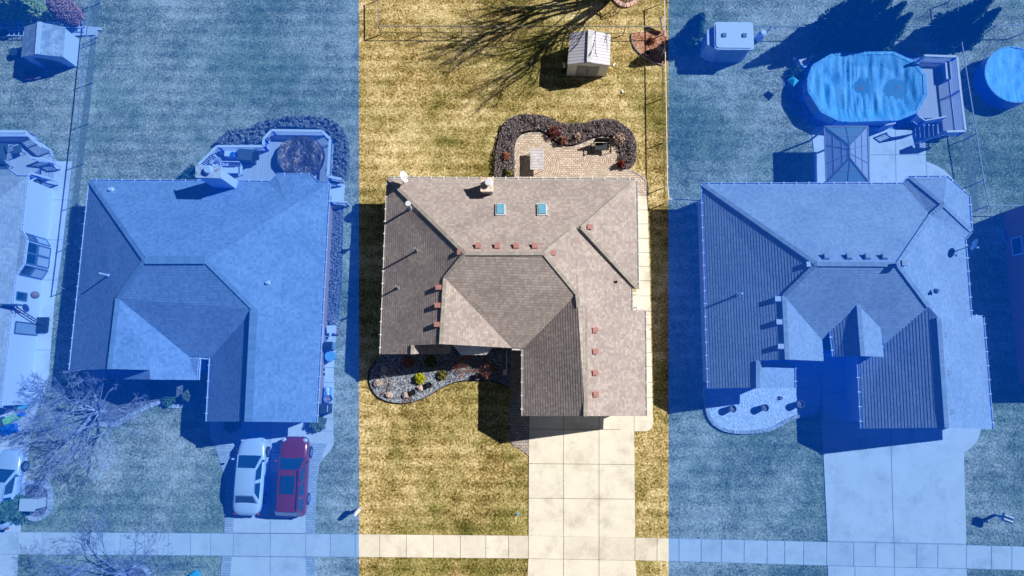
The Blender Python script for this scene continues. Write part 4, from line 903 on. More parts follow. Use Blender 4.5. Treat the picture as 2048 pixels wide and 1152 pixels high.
tarp_top(poly2, 1.18, lambda x_, y_, f: -.12*(1-f)+.06*noise.noise(Vector((x_*1.6, y_*1.6, 0))), 'tarp_bright', 'pool_cover', t, t.location)
mb = MB(); [mb.bar((*a, 1.18), (*b, 1.18), .10, .07) for a, b in zip(poly2, poly2[1:]+poly2[:1])]; mb.build('pool_rim', 'tarp', t, t.location)
# ---------------------------------------------------------------- decks
def rail_run(px, zt, zd, t, org, matn, part='railing', w_=.12, sp=.13, bal=True):
    mb = MB(); pts = [P(a, b, zt) for a, b in px]
    for a, b in zip(pts, pts[1:]):
        mb.bar(a, b, w_, .04); lo = Vector((0, 0, zd+.1-zt)); mb.bar(a+lo, b+lo, .05, .05); L_ = (b-a).length; k = max(1, int(L_/sp))
        for i in range(k+1):
            p = a.lerp(b, i/k); big = i in (0, k)
            if bal or big: mb.bar((p.x, p.y, zd if big else zd+.1), (p.x, p.y, zt), .09 if big else .035)
    return mb.build(part, matn, t, org)
dk = [(398, 372), (400, 330), (434, 296), (527, 296), (527, 280), (545, 263), (643, 264), (658, 280), (656, 372)]
w_ = [P(a, b, .6)[:2] for a, b in dk]; org = Vector((*np.mean(np.array(w_), 0), 0)); t = thing('back_deck', 'pale raised deck with white railings behind the slate roofed house', 'deck', org)
MB().prism(w_, .0, .6).build('deck_floor', 'deck_pale', t, org); EXC.append(w_)
rail_run([(397, 329), (434.5, 292.5), (527, 292.5), (527, 278), (543, 260.5), (644, 262), (660, 278), (656, 353), (682, 358)], 1.5, .6, t, org, 'white', w_=.17)
st_ = MB()
for i in range(4): p = P(664+i*7, 385, .5-.12*i); st_.box((p.x, p.y, p.z), (.26, 1.15, .05))
st_.build('stairs', 'white', t, org); rail_run([(662, 402), (692, 404)], 1.0, .1, t, org, 'white', 'stair_rail')
cx_, cy_ = P(598, 311, 1.2)[:2]; pol = [(cx_+1.62*math.cos(a), cy_+1.5*math.sin(a)) for a in np.linspace(0, 2*math.pi, 36, endpoint=False)]
t = thing('hot_tub', 'round tub under a crumpled glossy brown tarp on the back deck', 'hot tub', (cx_, cy_, .6)); MB().prism(inset(pol, .1), .6, 1.0, top=False).build('tub_wall', 'charcoal', t, t.location)
tarp_top(pol, 1.1, lambda x_, y_, f: .20*noise.noise(Vector((x_*1.3, y_*1.3, 1)))+.10*abs(noise.noise(Vector((x_*3, y_*3, 5))))-.4*max(0, f-.93)/.07-.1*(1-f), 'tarp_brown', 'tarp_cover', t, t.location)
def item(name, label, cat, mbs, loc=None, group=None, smooth=False):
    """mbs: list of (part, MB, material)"""
    if len(mbs) == 1:
        o = mbs[0][1].build(name, mbs[0][2], smooth=smooth); o.location = loc; return tag(o, label, cat, group)
    t = thing(name, label, cat, loc, 0, group)
    for part, mb, m_ in mbs: mb.build(part, m_, t, smooth=smooth)
    return t
def grill(w_=1.1): return [('firebox', MB().box((0, 0, .75), (w_*.6, .5, .3)), 'charcoal'), ('lid', MB().tube([(-w_*.3, 0, .9), (w_*.3, 0, .9)], .27, 14, cap=True), 'black'), ('side_shelf', MB().box((w_*.42, 0, .85), (.3, .45, .04)).box((-w_*.42, 0, .85), (.3, .45, .04)), 'grey'), ('cart', MB().box((0, 0, .35), (w_*.55, .45, .55)), 'dark')]
item('covered_grill', 'large black covered grill on the back deck beside the white cooler', 'grill', [('cover', MB().prism([(-.45, -.35), (.45, -.4), (.5, .35), (-.45, .4)], 0, .95), 'charcoal'), ('side_shelf', MB().box((.68, -.05, .75), (.4, .5, .2)), 'black')], tuple(P(500, 318, .6)))
item('cooler', 'white box cooler with a blue lid corner on the back deck', 'cooler', [('body', MB().box((0, 0, .35), (.75, .38, .6)), 'white'), ('bucket', MB().tube([(.2, -.05, .66), (.2, -.05, .72)], .15, 14, cap=True), 'blue_plastic')], tuple(P(468, 313, .6)))
def chair(name, label, p, rz, m_, w_=.55, long=False):
    t = thing(name, label, 'chair', p, rz); MB().box((0, 0, .42), (w_, .5, .04)).build('seat', m_, t)
    bk = MB()
    for i in range(7): bk.bar((-w_/2+.03+i*(w_-.06)/6, -.24, .44), (-w_/2+.03+i*(w_-.06)/6, -.38, .95), .03)
    bk.bar((-w_/2, -.38, .95), (w_/2, -.38, .95), .05, .05); bk.build('backrest', m_, t)
    for sx in (-1, 1):
        for sy in (-1, 1): MB().bar((sx*w_*.45, sy*.22, 0), (sx*w_*.45, sy*.22, .42), .035).build('leg', m_, t)
        MB().bar((sx*w_*.5, -.3, .65), (sx*w_*.5, .24, .62), .05, .03).build('armrest', m_, t)
    return t
chair('slatted_bench', 'white slatted bench beside the white chimney on the deck', tuple(P(470, 343, .6)), R(180), M['white'], 1.3); chair('deck_chair', 'white deck chair at the left railing of the back deck', tuple(P(440, 332, .6)), R(150), M['white'])
# far-left deck
dk = [(-40, 268), (58, 268), (96, 300), (98, 325), (60, 352), (-40, 352)]; w_ = [P(a, b, .5)[:2] for a, b in dk]; org = Vector((*np.mean(np.array(w_), 0), 0))
t = thing('side_deck', 'pale deck with white railings behind the tan roofed house', 'deck', org); MB().prism(w_, 0, .5).build('deck_floor', 'deck_pale', t, org); EXC.append(w_)
rail_run([(-40, 263), (50, 263), (62, 275), (84, 293)], 1.5, .5, t, org, 'white', w_=.2); rail_run([(62, 315), (88, 318), (103, 324)], 1.3, .3, t, org, 'white'); rail_run([(58, 348), (64, 347), (98, 356)], 1.3, .3, t, org, 'white')
st_ = MB()
for i in range(4): p = P(88+i*6, 338, .42-.11*i); st_.box(tuple(p), (.28, 1.4, .05))
st_.build('stairs', 'deck_pale', t, org)
item('patio_table', 'dark square patio table on the deck at the left edge', 'table', [('table_top', MB().box((0, 0, .74), (1.5, 1.1, .05)), 'charcoal'), ('leg', MB().bar((0, 0, 0), (0, 0, .72), .1), 'black')], tuple(P(8, 310, .5)))
chair('patio_chair', 'dark metal chair right of the far-left patio table', tuple(P(44, 303, .5)), R(-70), M['charcoal']); chair('patio_chair', 'dark metal chair below the far-left patio table', tuple(P(18, 340, .5)), R(170), M['charcoal'])
# AC unit etc beside far-left house
item('air_conditioner', 'white air conditioner box on the walk beside the tan roofed house', 'appliance', [('cabinet', MB().box((0, 0, .4), (.7, .7, .75)), 'offwhite'), ('fan_grille', MB().tube([(0, 0, .78), (0, 0, .80)], .28, 16, cap=True), 'grey')], tuple(P(90, 396)))
item('charcoal_grill', 'small kettle grill by the side deck stairs', 'grill', [('bowl', MB().ball((0, 0, .75), (.28, .28, .24)), 'dark'), ('leg', MB().bar((0, 0, .5), (.25, .15, 0), .03).bar((0, 0, .5), (-.25, .15, 0), .03).bar((0, 0, .5), (0, -.25, 0), .03), 'grey_metal')], tuple(P(90, 372)))
# basketball hoop
p = P(88, 650, 0); t = thing('basketball_hoop', 'portable basketball hoop with a ladder-like pole on the far-left side walk', 'basketball hoop', (p.x, p.y, 0))
MB().box((0, 0, .12), (.7, 1.0, .24)).build('base', 'black', t); pl_ = MB()
for sx in (-.14, .14): pl_.bar((sx, 0, .2), (sx, .9, 2.9), .05)
for k in range(7): pl_.bar((-.14, .1+k*.12, .5+k*.36), (.14, .1+k*.12, .5+k*.36), .03)
pl_.build('pole', 'charcoal', t); bb = MB(); bb.box((0, 1.0, 3.0), (1.1, .04, .75)); bo_ = bb.build('backboard', 'poly_white', t); fr_ = MB()
for z_ in (2.62, 3.38): fr_.bar((-.56, 1.0, z_), (.56, 1.0, z_), .05)
for x_ in (-.56, .56): fr_.bar((x_, 1.0, 2.62), (x_, 1.0, 3.38), .05)
fr_.build('backboard_frame', 'charcoal', bo_)
ri = MB().tube([(.23*math.cos(a), .72+.23*math.sin(a), 2.75) for a in np.linspace(0, 2*math.pi, 20)], .015, 5); ri.build('rim', 'red_plastic', t)
tag(MB().ball((0, 0, 0), .24, 14, 10).build('ball', 'leaf_rust', smooth=True), 'orange-brown ball sitting in the basketball hoop', 'ball').location = P(70, 590, 2.9)
# pool deck (right)
dkp = [(1838, 128), (1850, 116), (1912, 118), (1924, 232), (1926, 262), (1884, 262), (1884, 236), (1838, 236), (1834, 228), (1850.6, 192), (1848.5, 152)]
w_ = [P(a, b, 1.1)[:2] for a, b in dkp]; org = Vector((*np.mean(np.array(w_), 0), 0)); t = thing('pool_deck', 'raised tan deck with railings and steps at the right end of the oval pool', 'deck', org)
MB().prism(w_, .9, 1.1).build('deck_floor', 'deck_tan', t, org); sk_ = MB(); sk_.prism(inset(w_, .1), 0, .9, top=False); sk_.build('deck_skirt', 'cream', t, org)
rail_run([(1849, 111), (1914, 113), (1921, 180), (1931, 262), (1894, 263)], 2.0, 1.1, t, org, 'offwhite', w_=.14); rail_run([(1838, 232), (1850, 241), (1893, 233)], 2.0, 1.1, t, org, 'offwhite', w_=.08)
st_ = MB()
for i in range(6): p = P(1879-i*9, 262, 1.0-.17*i); st_.box(tuple(p), (.27, .95, .05))
st_.build('stairs', 'deck_tan', t, org)
for (a, za), (b, zb_) in ((((1893, 264), 2.0), ((1842, 281), .95)),):
    pa, pb = P(*a, za), P(*b, zb_); m2 = MB().bar(pa, pb, .08, .05)
    for k in range(9): q_ = pa.lerp(pb, k/8); m2.bar((q_.x, q_.y, q_.z-.85), q_, .035)
    m2.build('stair_rail', 'offwhite', t, org)
t = thing('pool_gate', 'low white railed gate panel at the foot of the pool steps', 'gate', tuple(P(1782, 262))); rail_run([(1772, 250), (1790, 246)], 1.2, .1, t, t.location, 'offwhite', 'gate_panel', .08)
item('storage_bench', 'long pale storage bench on the pool deck', 'bench', [('seat', MB().box((0, 0, .5), (.42, 1.25, .06)), 'offwhite'), ('base', MB().box((0, 0, .24), (.36, 1.15, .46)), 'grey')], tuple(P(1888, 147, 1.1)))
# gazebo
E_ = [P(*p, 2.35) for p in ((1648, 253), (1735, 253), (1738, 364.5), (1652, 366))]; a1_, a2_ = P(1699, 291, 2.95), P(1700, 316, 2.95); org = (E_[0]+E_[2])/2; org.z = 0
t = thing('glass_gazebo', 'gazebo with pale translucent hipped roof panels over the patio', 'gazebo', org)
for nm_, f in (('west', [E_[0], a1_, a2_, E_[3]]), ('north', [E_[1], a1_, E_[0]]), ('east', [E_[2], a2_, a1_, E_[1]]), ('south', [E_[3], a2_, E_[2]])):
    MB().face(f, tone={'west': .95, 'north': .95, 'east': 1.05, 'south': .95}[nm_]).build('roof_panel', 'poly_roof' if nm_ in ('north', 'south') else 'poly_white', t, org)
fr_ = MB()
for a, b in ((E_[0], E_[1]), (E_[1], E_[2]), (E_[2], E_[3]), (E_[3], E_[0]), (E_[0], a1_), (E_[1], a1_), (E_[2], a2_), (E_[3], a2_), (a1_, a2_)): fr_.bar(a+Vector((0, 0, .03)), b+Vector((0, 0, .03)), .07, .05)
for (a, b, c_, d) in ((E_[0], E_[3], a1_, a2_), (E_[1], E_[2], a1_, a2_)):
    for k in (1, 2): fr_.bar(a.lerp(b, k/3)+Vector((0, 0, .02)), (c_.lerp(d, k/3))+Vector((0, 0, .02)), .035, .03)
    for k in (.35, .7): fr_.bar(a.lerp(c_, k)+Vector((0, 0, .02)), b.lerp(d, k)+Vector((0, 0, .02)), .035, .03)
for (a, b, c_) in ((E_[0], E_[1], a1_), (E_[3], E_[2], a2_)):
    fr_.bar(a.lerp(b, .5)+Vector((0, 0, .02)), c_+Vector((0, 0, .02)), .035, .03); fr_.bar(a.lerp(c_, .5)+Vector((0, 0, .02)), b.lerp(c_, .5)+Vector((0, 0, .02)), .035, .03)
fr_.build('roof_frame', 'frame_dark', t, org)
for p in E_: q_ = p+(Vector((org.x, org.y, p.z))-p)*.06; MB().bar((q_.x, q_.y, 0), (q_.x, q_.y, 2.33), .1).build('post', 'grey', t, org)
# ---------------------------------------------------------------- patio set
item('tiled_table', 'white tiled rectangular table on the brick patio', 'table', [('table_top', MB().box((0, 0, .72), (.92, 1.46, .05)), 'tile_top')]+[('leg', MB().bar((sx*.38, sy*.6, 0), (sx*.42, sy*.66, .7), .04), 'black') for sx in (-1, 1) for sy in (-1, 1)], tuple(P(1073.5, 325, .0)))
p = P(1202, 298, 0); t = thing('garden_bench', 'black metal garden bench with grey seat cushion on the patio', 'bench', (p.x, p.y, .05)); MB().box((0, 0, .45), (.92, .5, .1)).build('seat_cushion', 'charcoal', t)
MB().box((0, .34, .78), (1.05, .1, .62)).build('backrest', 'black', t); fr_ = MB()
for sx in (-1, 1): fr_.bar((sx*.55, -.3, 0), (sx*.55, -.25, .62), .04); fr_.bar((sx*.55, .35, 0), (sx*.55, .3, .62), .04); fr_.bar((sx*.55, -.3, .62), (sx*.55, .35, .64), .06, .04); fr_.bar((sx*.68, -.35, .03), (sx*.68, .4, .03), .03)
fr_.build('frame', 'black', t)
# ---------------------------------------------------------------- plants
def shrub(name, label, px, py, r, h, leaf, n=420, size=.09, group=None, cat='shrub', stem='bark'):
    p = P(px, py); t = thing(name, label, cat, (p.x, p.y, 0), 0, group); s_ = MB()
    for k in range(7): a = k*.9; s_.tube([(0, 0, 0), (math.cos(a)*r*.4, math.sin(a)*r*.4, h*.5), (math.cos(a)*r*.75, math.sin(a)*r*.75, h*.8)], [.02, .014, .006], 4)
    s_.build('stem', stem, t); d = rng.normal(size=(n, 3)); d[:, 2] = np.abs(d[:, 2]); d /= np.linalg.norm(d, axis=1)[:, None]
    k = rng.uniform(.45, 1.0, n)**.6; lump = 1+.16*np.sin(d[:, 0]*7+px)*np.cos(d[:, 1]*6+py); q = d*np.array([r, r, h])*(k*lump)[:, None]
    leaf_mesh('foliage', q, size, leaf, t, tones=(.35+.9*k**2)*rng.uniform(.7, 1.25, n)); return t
def ring_shrubs(): pass
shrub('evergreen_shrub', 'larger yellow-green round shrub in the blue gravel bed', 841, 757, .37, .6, 'leaf_yellow', 600, .08)
shrub('evergreen_shrub', 'smaller yellow-green shrub nearest the front gable in the blue gravel bed', 885, 750, .33, .5, 'leaf_olive', 500, .08)
shrub('shaded_shrub', 'reddish shrub in shade under the left front eave', 818, 724, .42, .6, 'leaf_rust', 400, .08); shrub('shaded_shrub', 'green shrub in shade right of the reddish one', 861, 723, .42, .6, 'leaf_green', 400, .08)
def bare_tree(name, label, px, py, h, spread, matn, seed=1, r0=.12, depth=5, up=.6, cat='tree', n0=6, thin=1.0, tr=.12, kids_=3, group=None, ang=None, lean=None, wob=.13, open_=1.0):
    rd = random.Random(seed); p = P(px, py); t = thing(name, label, cat, (p.x, p.y, 0), 0, group); tb = MB(); cb = MB()
    th = h*tr; tb.tube([(0, 0, 0), (0.02, .01, th*.5), (0, 0, th)], [r0*1.25, r0, r0*.95], 9)
    def grow(p0, d, L_, r, lv, mb):
        pts = [p0]; dd = d.copy(); k = 4 if lv < 3 else 3; q = p0.copy()
        for i in range(k):
            dd = (dd+Vector((rd.gauss(0, wob), rd.gauss(0, wob), rd.gauss(.03, .09)))).normalized(); q = q+dd*L_/k; pts.append(q.copy())
        mb.tube(pts, [max(r*(1-.45*i/k), .006*thin) for i in range(k+1)], 5 if lv < 2 else 3, tone=rd.uniform(.8, 1.15))
        if lv >= depth: return
        nb = kids_ if lv < depth-1 else kids_+1
        for j in range(nb):
            f = rd.uniform(.35, 1.0) if j else 1.0; i = min(int(f*k), k-1); q0 = pts[i].lerp(pts[i+1], f*k-i) if f < 1 else pts[-1]
            perp = dd.cross(Vector((rd.gauss(0, 1), rd.gauss(0, 1), rd.gauss(0, 1)))).normalized(); nd = (dd+perp*rd.uniform(.45, .95)*open_+Vector((0, 0, .10))).normalized()
            grow(q0, nd, L_*rd.uniform(.55, .78), r*.58, lv+1, mb)
    for i in range(n0):
        a = 2*math.pi*(i+rd.uniform(-.3, .3))/n0 if ang is None else R(ang[i % len(ang)]+rd.uniform(-9, 9)); d = Vector((math.cos(a)*spread, math.sin(a)*spread, up)).normalized()
        if lean: d = (d+Vector(lean)).normalized()
        grow(Vector((0, 0, th*rd.uniform(.7, 1))), d, h*.36*rd.uniform(.85, 1.1), r0*.62, 1, cb)
    tb.build('trunk', matn, t, smooth=True); cb.build('crown', matn, t); return t
bare_tree('bare_tree', 'large leafless tree with pale twigs before the slate roofed house', 208, 822, 5.6, .85, 'bark_light', 3, .11, 6, .62, n0=11, kids_=3, thin=1.0)
bare_tree('bare_tree', 'leafless tree by the kerb at the bottom left, ringed by grey blocks', 262, 1142, 5.4, 1.0, 'bark_light', 11, .08, 6, .6, n0=11, kids_=3, thin=1.0, open_=1.1)
bare_tree('bare_tree', 'tall leafless tree inside the pink stone ring behind the centre lot', 1240, -12, 12.0, .50, 'bark_dark', 5, .22, 5, 1.25, n0=11, kids_=3, thin=1.8, tr=.05, wob=.07, open_=.6)
bare_tree('bare_sapling', 'small bare pink-twigged bush in the left of the blue gravel bed', 776, 765, 1.3, 1.1, 'bark_light', 21, .03, 4, .5, cat='shrub', n0=7, thin=.9, tr=.05)
bare_tree('bare_sapling', 'bare sprawling red-twigged shrub along the gable front bed', 948, 742, 2.2, 1.5, 'leaf_rust', 22, .03, 5, .22, cat='shrub', n0=8, thin=1.1, tr=.05, ang=[0, 20, 160, 180, 200, -15, 90, 170])
bare_tree('bare_sapling', 'small red bare shrub at the lower rim of the blue gravel bed', 815, 803, .6, 1.1, 'leaf_rust', 23, .02, 3, .4, cat='shrub', n0=7, thin=.9, tr=.05)
bare_tree('bare_sapling', 'purple-twigged bare shrub beside the far-left side walk', 85, 780, 2.4, .9, 'leaf_purple', 24, .05, 4, .6, cat='shrub', n0=7, thin=1.5, tr=.05)
def conifer(name, label, px, py, h, r, leaf, n=2600, size=.22, droop=.25, tips=0, cat='tree', group=None, pw_=1.0, inner='leaf_dark'):
    p = P(px, py); t = thing(name, label, cat, (p.x, p.y, 0), 0, group); MB().tube([(0, 0, 0), (0, 0, h*.5), (0, 0, h*.97)], [r*.10, r*.06, .01], 7).build('trunk', 'bark', t)
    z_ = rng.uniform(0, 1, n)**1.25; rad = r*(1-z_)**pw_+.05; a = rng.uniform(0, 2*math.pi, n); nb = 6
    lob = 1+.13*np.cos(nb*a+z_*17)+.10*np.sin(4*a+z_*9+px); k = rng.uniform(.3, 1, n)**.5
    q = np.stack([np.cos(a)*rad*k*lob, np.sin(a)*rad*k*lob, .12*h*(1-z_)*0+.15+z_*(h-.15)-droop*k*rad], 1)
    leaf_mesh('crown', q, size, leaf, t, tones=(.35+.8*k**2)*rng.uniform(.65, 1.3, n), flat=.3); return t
for i, (a, b, h, r, lb) in enumerate([(1668, 66, 6.2, 1.5, 'tall dark spruce nearest the resin shed, casting the longest shadow'), (1700, 74, 5.6, 1.35, 'dark spruce second from the left behind the oval pool'), (1728, 84, 5.0, 1.2, 'dark spruce third from the left behind the oval pool'), (1752, 92, 4.2, 1.0, 'narrow dark spruce, rightmost of the close group behind the oval pool'),
                                      (1892, 68, 4.9, 1.35, 'broad spruce behind the pool deck'), (1926, 74, 3.6, 1.0, 'shorter spruce at the fence corner right of the pool deck')]):
    conifer('spruce_tree', lb, a, b, h, r, 'leaf_spruce', 3800, .24, group='spruces along the back fence of the pool yard')
conifer('arborvitae', 'forked dark evergreen between the red mulch bed and the resin shed', 1374, 88, 3.9, .85, 'leaf_spruce', 2600, .18, pw_=.6)
for i, (a, b, lb) in enumerate([(6, 44, 'yellow-green arborvitae cut by the left edge'), (38, 42, 'yellow-green arborvitae second from the left edge'), (68, 40, 'yellow-green arborvitae behind the weathered shed ridge'), (98, 38, 'yellow-green arborvitae beside the orange bush')]):
    conifer('arborvitae', lb, a, b, 3.4, .62, 'leaf_arbor', 2000, .15, pw_=.55, group='arborvitae row behind the weathered shed')
p = P(158, 44); t = thing('orange_bush', 'rounded orange-brown bush right of the arborvitae row', 'shrub', (p.x, p.y, 0)); n = 5200
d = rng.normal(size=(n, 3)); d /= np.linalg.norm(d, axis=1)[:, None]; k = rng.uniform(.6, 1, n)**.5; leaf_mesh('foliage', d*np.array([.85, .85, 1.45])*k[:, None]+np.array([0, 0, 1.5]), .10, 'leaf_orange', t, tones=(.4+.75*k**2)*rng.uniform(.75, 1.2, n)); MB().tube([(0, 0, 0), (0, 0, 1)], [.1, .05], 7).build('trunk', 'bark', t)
conifer('small_evergreen', 'small green evergreen overlapping the silver sedan', 44, 1014, 3.2, .85, 'leaf_green', 2600, .17, pw_=.7)
def hedge(name, label, px, h, leaf, n, size, cat='hedge', curve=3, tone=1.0, z0=0, stuff=False):
    poly = bez([P(*q_)[:2] for q_ in px], curve, True) if curve else [P(*q_)[:2] for q_ in px]; s_ = samp(poly, n); hh = np.array([h*(.62+.38*noise.noise(Vector((a*1.4, b*1.4, 3)))+.25*noise.noise(Vector((a*5, b*5, 8)))) for a, b in s_])
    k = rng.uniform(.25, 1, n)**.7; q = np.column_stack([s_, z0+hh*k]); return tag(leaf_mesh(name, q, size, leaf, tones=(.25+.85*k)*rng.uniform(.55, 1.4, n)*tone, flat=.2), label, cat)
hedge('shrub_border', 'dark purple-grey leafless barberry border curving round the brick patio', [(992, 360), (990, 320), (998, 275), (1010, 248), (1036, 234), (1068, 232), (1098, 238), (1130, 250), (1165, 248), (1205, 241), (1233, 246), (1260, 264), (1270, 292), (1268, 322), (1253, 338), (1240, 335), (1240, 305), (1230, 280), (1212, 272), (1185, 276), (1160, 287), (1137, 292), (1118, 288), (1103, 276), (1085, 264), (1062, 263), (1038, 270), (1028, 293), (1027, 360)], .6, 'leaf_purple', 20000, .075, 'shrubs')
for a, b, r, lf, lb in ((1110, 268, .52, 'leaf_red', 'deep red leafy shrub at the middle of the patio border'), (1012, 316, .34, 'leaf_rust', 'small rust-brown shrub in the left of the patio border'), (1241, 330, .26, 'leaf_red', 'narrow red shrub at the right end of the patio border'), (1018, 352, .32, 'leaf_olive', 'small olive shrub against the rear gutter by the patio'), (1154, 277, .28, 'leaf_tan', 'pale tan dry shrub behind the patio bench'), (1236, 280, .42, 'leaf_tan', 'pinkish dry shrub right of the patio bench'), (1125, 284, .3, 'leaf_rust', 'rust shrub just below the deep red one')):
    shrub('border_shrub', lb, a, b, r, .75, lf, 420, .09)
hedge('deck_hedge', 'low brown-green hedge left of the deck bump', [(446, 293), (452, 275), (462, 266), (490, 263), (518, 260), (532, 270), (530, 294)], 1.0, 'leaf_hedge', 4200, .13)
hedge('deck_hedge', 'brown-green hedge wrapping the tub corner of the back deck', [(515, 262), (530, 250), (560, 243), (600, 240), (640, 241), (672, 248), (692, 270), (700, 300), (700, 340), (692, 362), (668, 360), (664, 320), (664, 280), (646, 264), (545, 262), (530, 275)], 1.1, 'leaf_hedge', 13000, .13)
hedge('bed_plants', 'dry purple stems in the bed along the brick side wall', [(662, 405), (684, 405), (682, 520), (678, 600), (668, 640), (656, 640), (660, 520)], .3, 'leaf_tan', 4500, .08, 'plants', 0, .75)
hedge('deck_left_shrub', 'dark shrub in the shade of the white chimney', [(368, 362), (380, 340), (396, 335), (400, 362)], .9, 'leaf_dark', 700, .13, 'shrub')
shrub('round_bush', 'clipped olive bush at the right garage corner of the slate roofed house', 636, 846, .58, .8, 'leaf_olive', 1500, .09); shrub('round_bush', 'clipped dark bush in shade at the left garage corner of the slate roofed house', 468, 848, .55, .8, 'leaf_green', 1200, .09)
shrub('conical_shrub', 'bright green conical shrub before the slate house entry', 386, 792, .42, 1.2, 'leaf_olive', 1100, .10); shrub('conical_shrub', 'dull green shrub left of the bright conical one', 340, 802, .4, .6, 'leaf_green', 600, .10); shrub('conical_shrub', 'dark shrub in shade under the slate house gable', 310, 775, .5, .8, 'leaf_dark', 600, .10)
shrub('corner_plant', 'dark red plant in the red mulch corner bed', 1302, 84, .3, .4, 'leaf_red', 200, .08)
# ---------------------------------------------------------------- rocks, pots and small things
def rock(name, label, px, py, r, seed, m_='rock', z=.05, fl=.6):
    p = P(px, py); o = MB().ball((0, 0, r*fl*.6), (r, r*.8, r*fl), 12, 8, jit=.5, seed=seed).build(name, m_); o.location = (p.x, p.y, z); return tag(o, label, 'rock')
for i, (a, b, r, lb) in enumerate([(769, 738, .24, 'smooth boulder in the shade at the upper left of the blue gravel bed'), (757, 766, .30, 'large pale boulder at the left rim of the blue gravel bed'), (779, 790, .24, 'pink-grey rock at the lower left of the blue gravel bed'), (813, 790, .26, 'pale pink rock beside a black stump pot'), (841, 776, .22, 'white jagged rock below the yellow-green shrub')]): rock('boulder', lb, a, b, r, i*3.1)
def pot(px, py, r, h, m_, fill, label, name='flower_pot', cat='pot', z=.05):
    p = P(px, py); t = thing(name, label, cat, (p.x, p.y, z)); mb = MB().tube([(0, 0, 0), (0, 0, h), (0, 0, h)], [r*.75, r, r*.84], 16); mb.build('pot', m_, t, smooth=False); MB().tube([(0, 0, h*.8), (0, 0, h*.82)], r*.86, 14, cap=True).build('fill', fill, t); return t
for a, b, lb in ((859, 770, 'black pot nearest the yellow-green shrubs in the gravel bed'), (827, 785, 'black pot beside the pale pink rock in the gravel bed'), (955, 752, 'black pot below the red-twigged shrub in the gravel bed')): pot(a, b, .2, .38, 'black', 'dark', lb)
for a, b, lb in ((1460, 817, 'leftmost round planter in the white gravel bed'), (1524, 815, 'middle round planter in the white gravel bed'), (1594, 808, 'round planter nearest the entry walk in the white gravel bed')): pot(a, b, .24, .55, 'charcoal', 'mulch', lb, 'round_planter', 'planter', .06)
shrub('dry_plant', 'small dry plant in the white gravel bed', 1560, 796, .14, .25, 'leaf_hedge', 60, .08)
pot(1294, 110, .17, .3, 'grey', 'dark', 'grey pot in the red mulch corner bed'); rock('boulder', 'pale stone in the shaded corner bed by the fence', 1319, 99, .2, 9.3)
for a, b, r, lb in ((656, 677, .13, 'small white pot beside the grill on the side slab'), (649, 739, .15, 'upper of two white pots on the side slab'), (649, 749, .16, 'lower of two white pots on the side slab')): pot(a, b, r, .3, 'white', 'dark', lb)
item('side_grill', 'grey covered grill on the slab by the brick wall', 'grill', grill(.85), tuple(P(664, 693, .04))); item('lidded_tub', 'round pale blue lidded tub on the side slab', 'tub', [('tub', MB().tube([(0, 0, 0), (0, 0, .55)], [.27, .3], 20), 'sky_glass'), ('lid', MB().tube([(0, 0, .55), (0, 0, .62)], .34, 20, cap=True), 'sky_glass')], tuple(P(665, 713, .04)))
item('side_table', 'white square table on the slab by the brick wall', 'table', [('table_top', MB().box((0, 0, .6), (.6, .5, .05)), 'white'), ('leg', MB().bar((0, 0, 0), (0, 0, .6), .08), 'grey')], tuple(P(668, 660, .04)))
item('picture_box', 'small framed box at the outer edge of the side slab', 'box', [('box', MB().box((0, 0, .12), (.26, .5, .24)), 'mulch_red')], tuple(P(675, 662, .04))); shrub('white_plant', 'white flowering mound at the end of the side bed', 668, 645, .28, .35, 'leaf_tan', 260, .08)
item('recycling_box', 'blue box full of bottles on the side slab', 'box', [('box', MB().box((0, 0, .2), (.42, .6, .4)), 'sky_glass'), ('content', MB().ball((0, .1, .42), (.15, .2, .08)).ball((.05, -.15, .42), (.12, .12, .08)), 'white')], tuple(P(658, 783, .04)))
pot(659, 797, .30, .45, 'blue_plastic', 'mulch_red', 'blue round planter with dry flowers by the side path', 'round_planter', 'planter'); item('rubbish_bin', 'black wheeled bin with white handle beside the side path', 'bin', [('body', MB().box((0, 0, .45), (.5, .6, .9)), 'black'), ('lid', MB().box((0, 0, .93), (.54, .64, .07)), 'dark'), ('handle', MB().bar((.2, -.2, 1.0), (.2, .2, 1.0), .04), 'white')], tuple(P(657, 816, .04)))
pot(95, 313, .17, .3, 'pot', 'dark', 'terracotta pot at the corner of the far-left deck')
# water heater box/tank by resin shed, poolside things
item('propane_tank', 'white upright tank on legs beside the resin shed', 'tank', [('tank', MB().tube([(0, 0, .3), (0, 0, 1.0), (0, 0, 1.1)], [.26, .26, .15], 16, cap=True), 'white'), ('leg', MB().bar((.2, 0, 0), (.12, 0, .4), .04).bar((-.2, 0, 0), (-.12, 0, .4), .04).bar((0, -.2, 0), (0, -.12, .4), .04), 'white')], tuple(P(1515, 80)))
item('patio_umbrella', 'small teal square umbrella left of the oval pool', 'umbrella', [('canopy', MB().face([(-.4, 0, 1.2), (0, -.45, 1.2), (0, 0, 1.42)]).face([(0, -.45, 1.2), (.4, 0, 1.2), (0, 0, 1.42)]).face([(.4, 0, 1.2), (0, .3, 1.2), (0, 0, 1.42)]).face([(0, .3, 1.2), (-.4, 0, 1.2), (0, 0, 1.42)]), 'teal_plastic'), ('pole', MB().tube([(0, 0, 0), (0, 0, 1.4)], .02, 6), 'grey')], tuple(P(1572, 176)))
item('pool_filter', 'white pool filter with teal lid left of the oval pool', 'pool filter', [('body', MB().box((0, 0, .3), (.55, .45, .6), .4), 'offwhite'), ('lid', MB().tube([(.1, -.3, .2), (.1, -.3, .5)], .14, 12, cap=True), 'teal_plastic'), ('pipe', MB().tube([(.3, -.2, .5), (.6, .4, .7)], .05, 8), 'white')], tuple(P(1600, 130)))
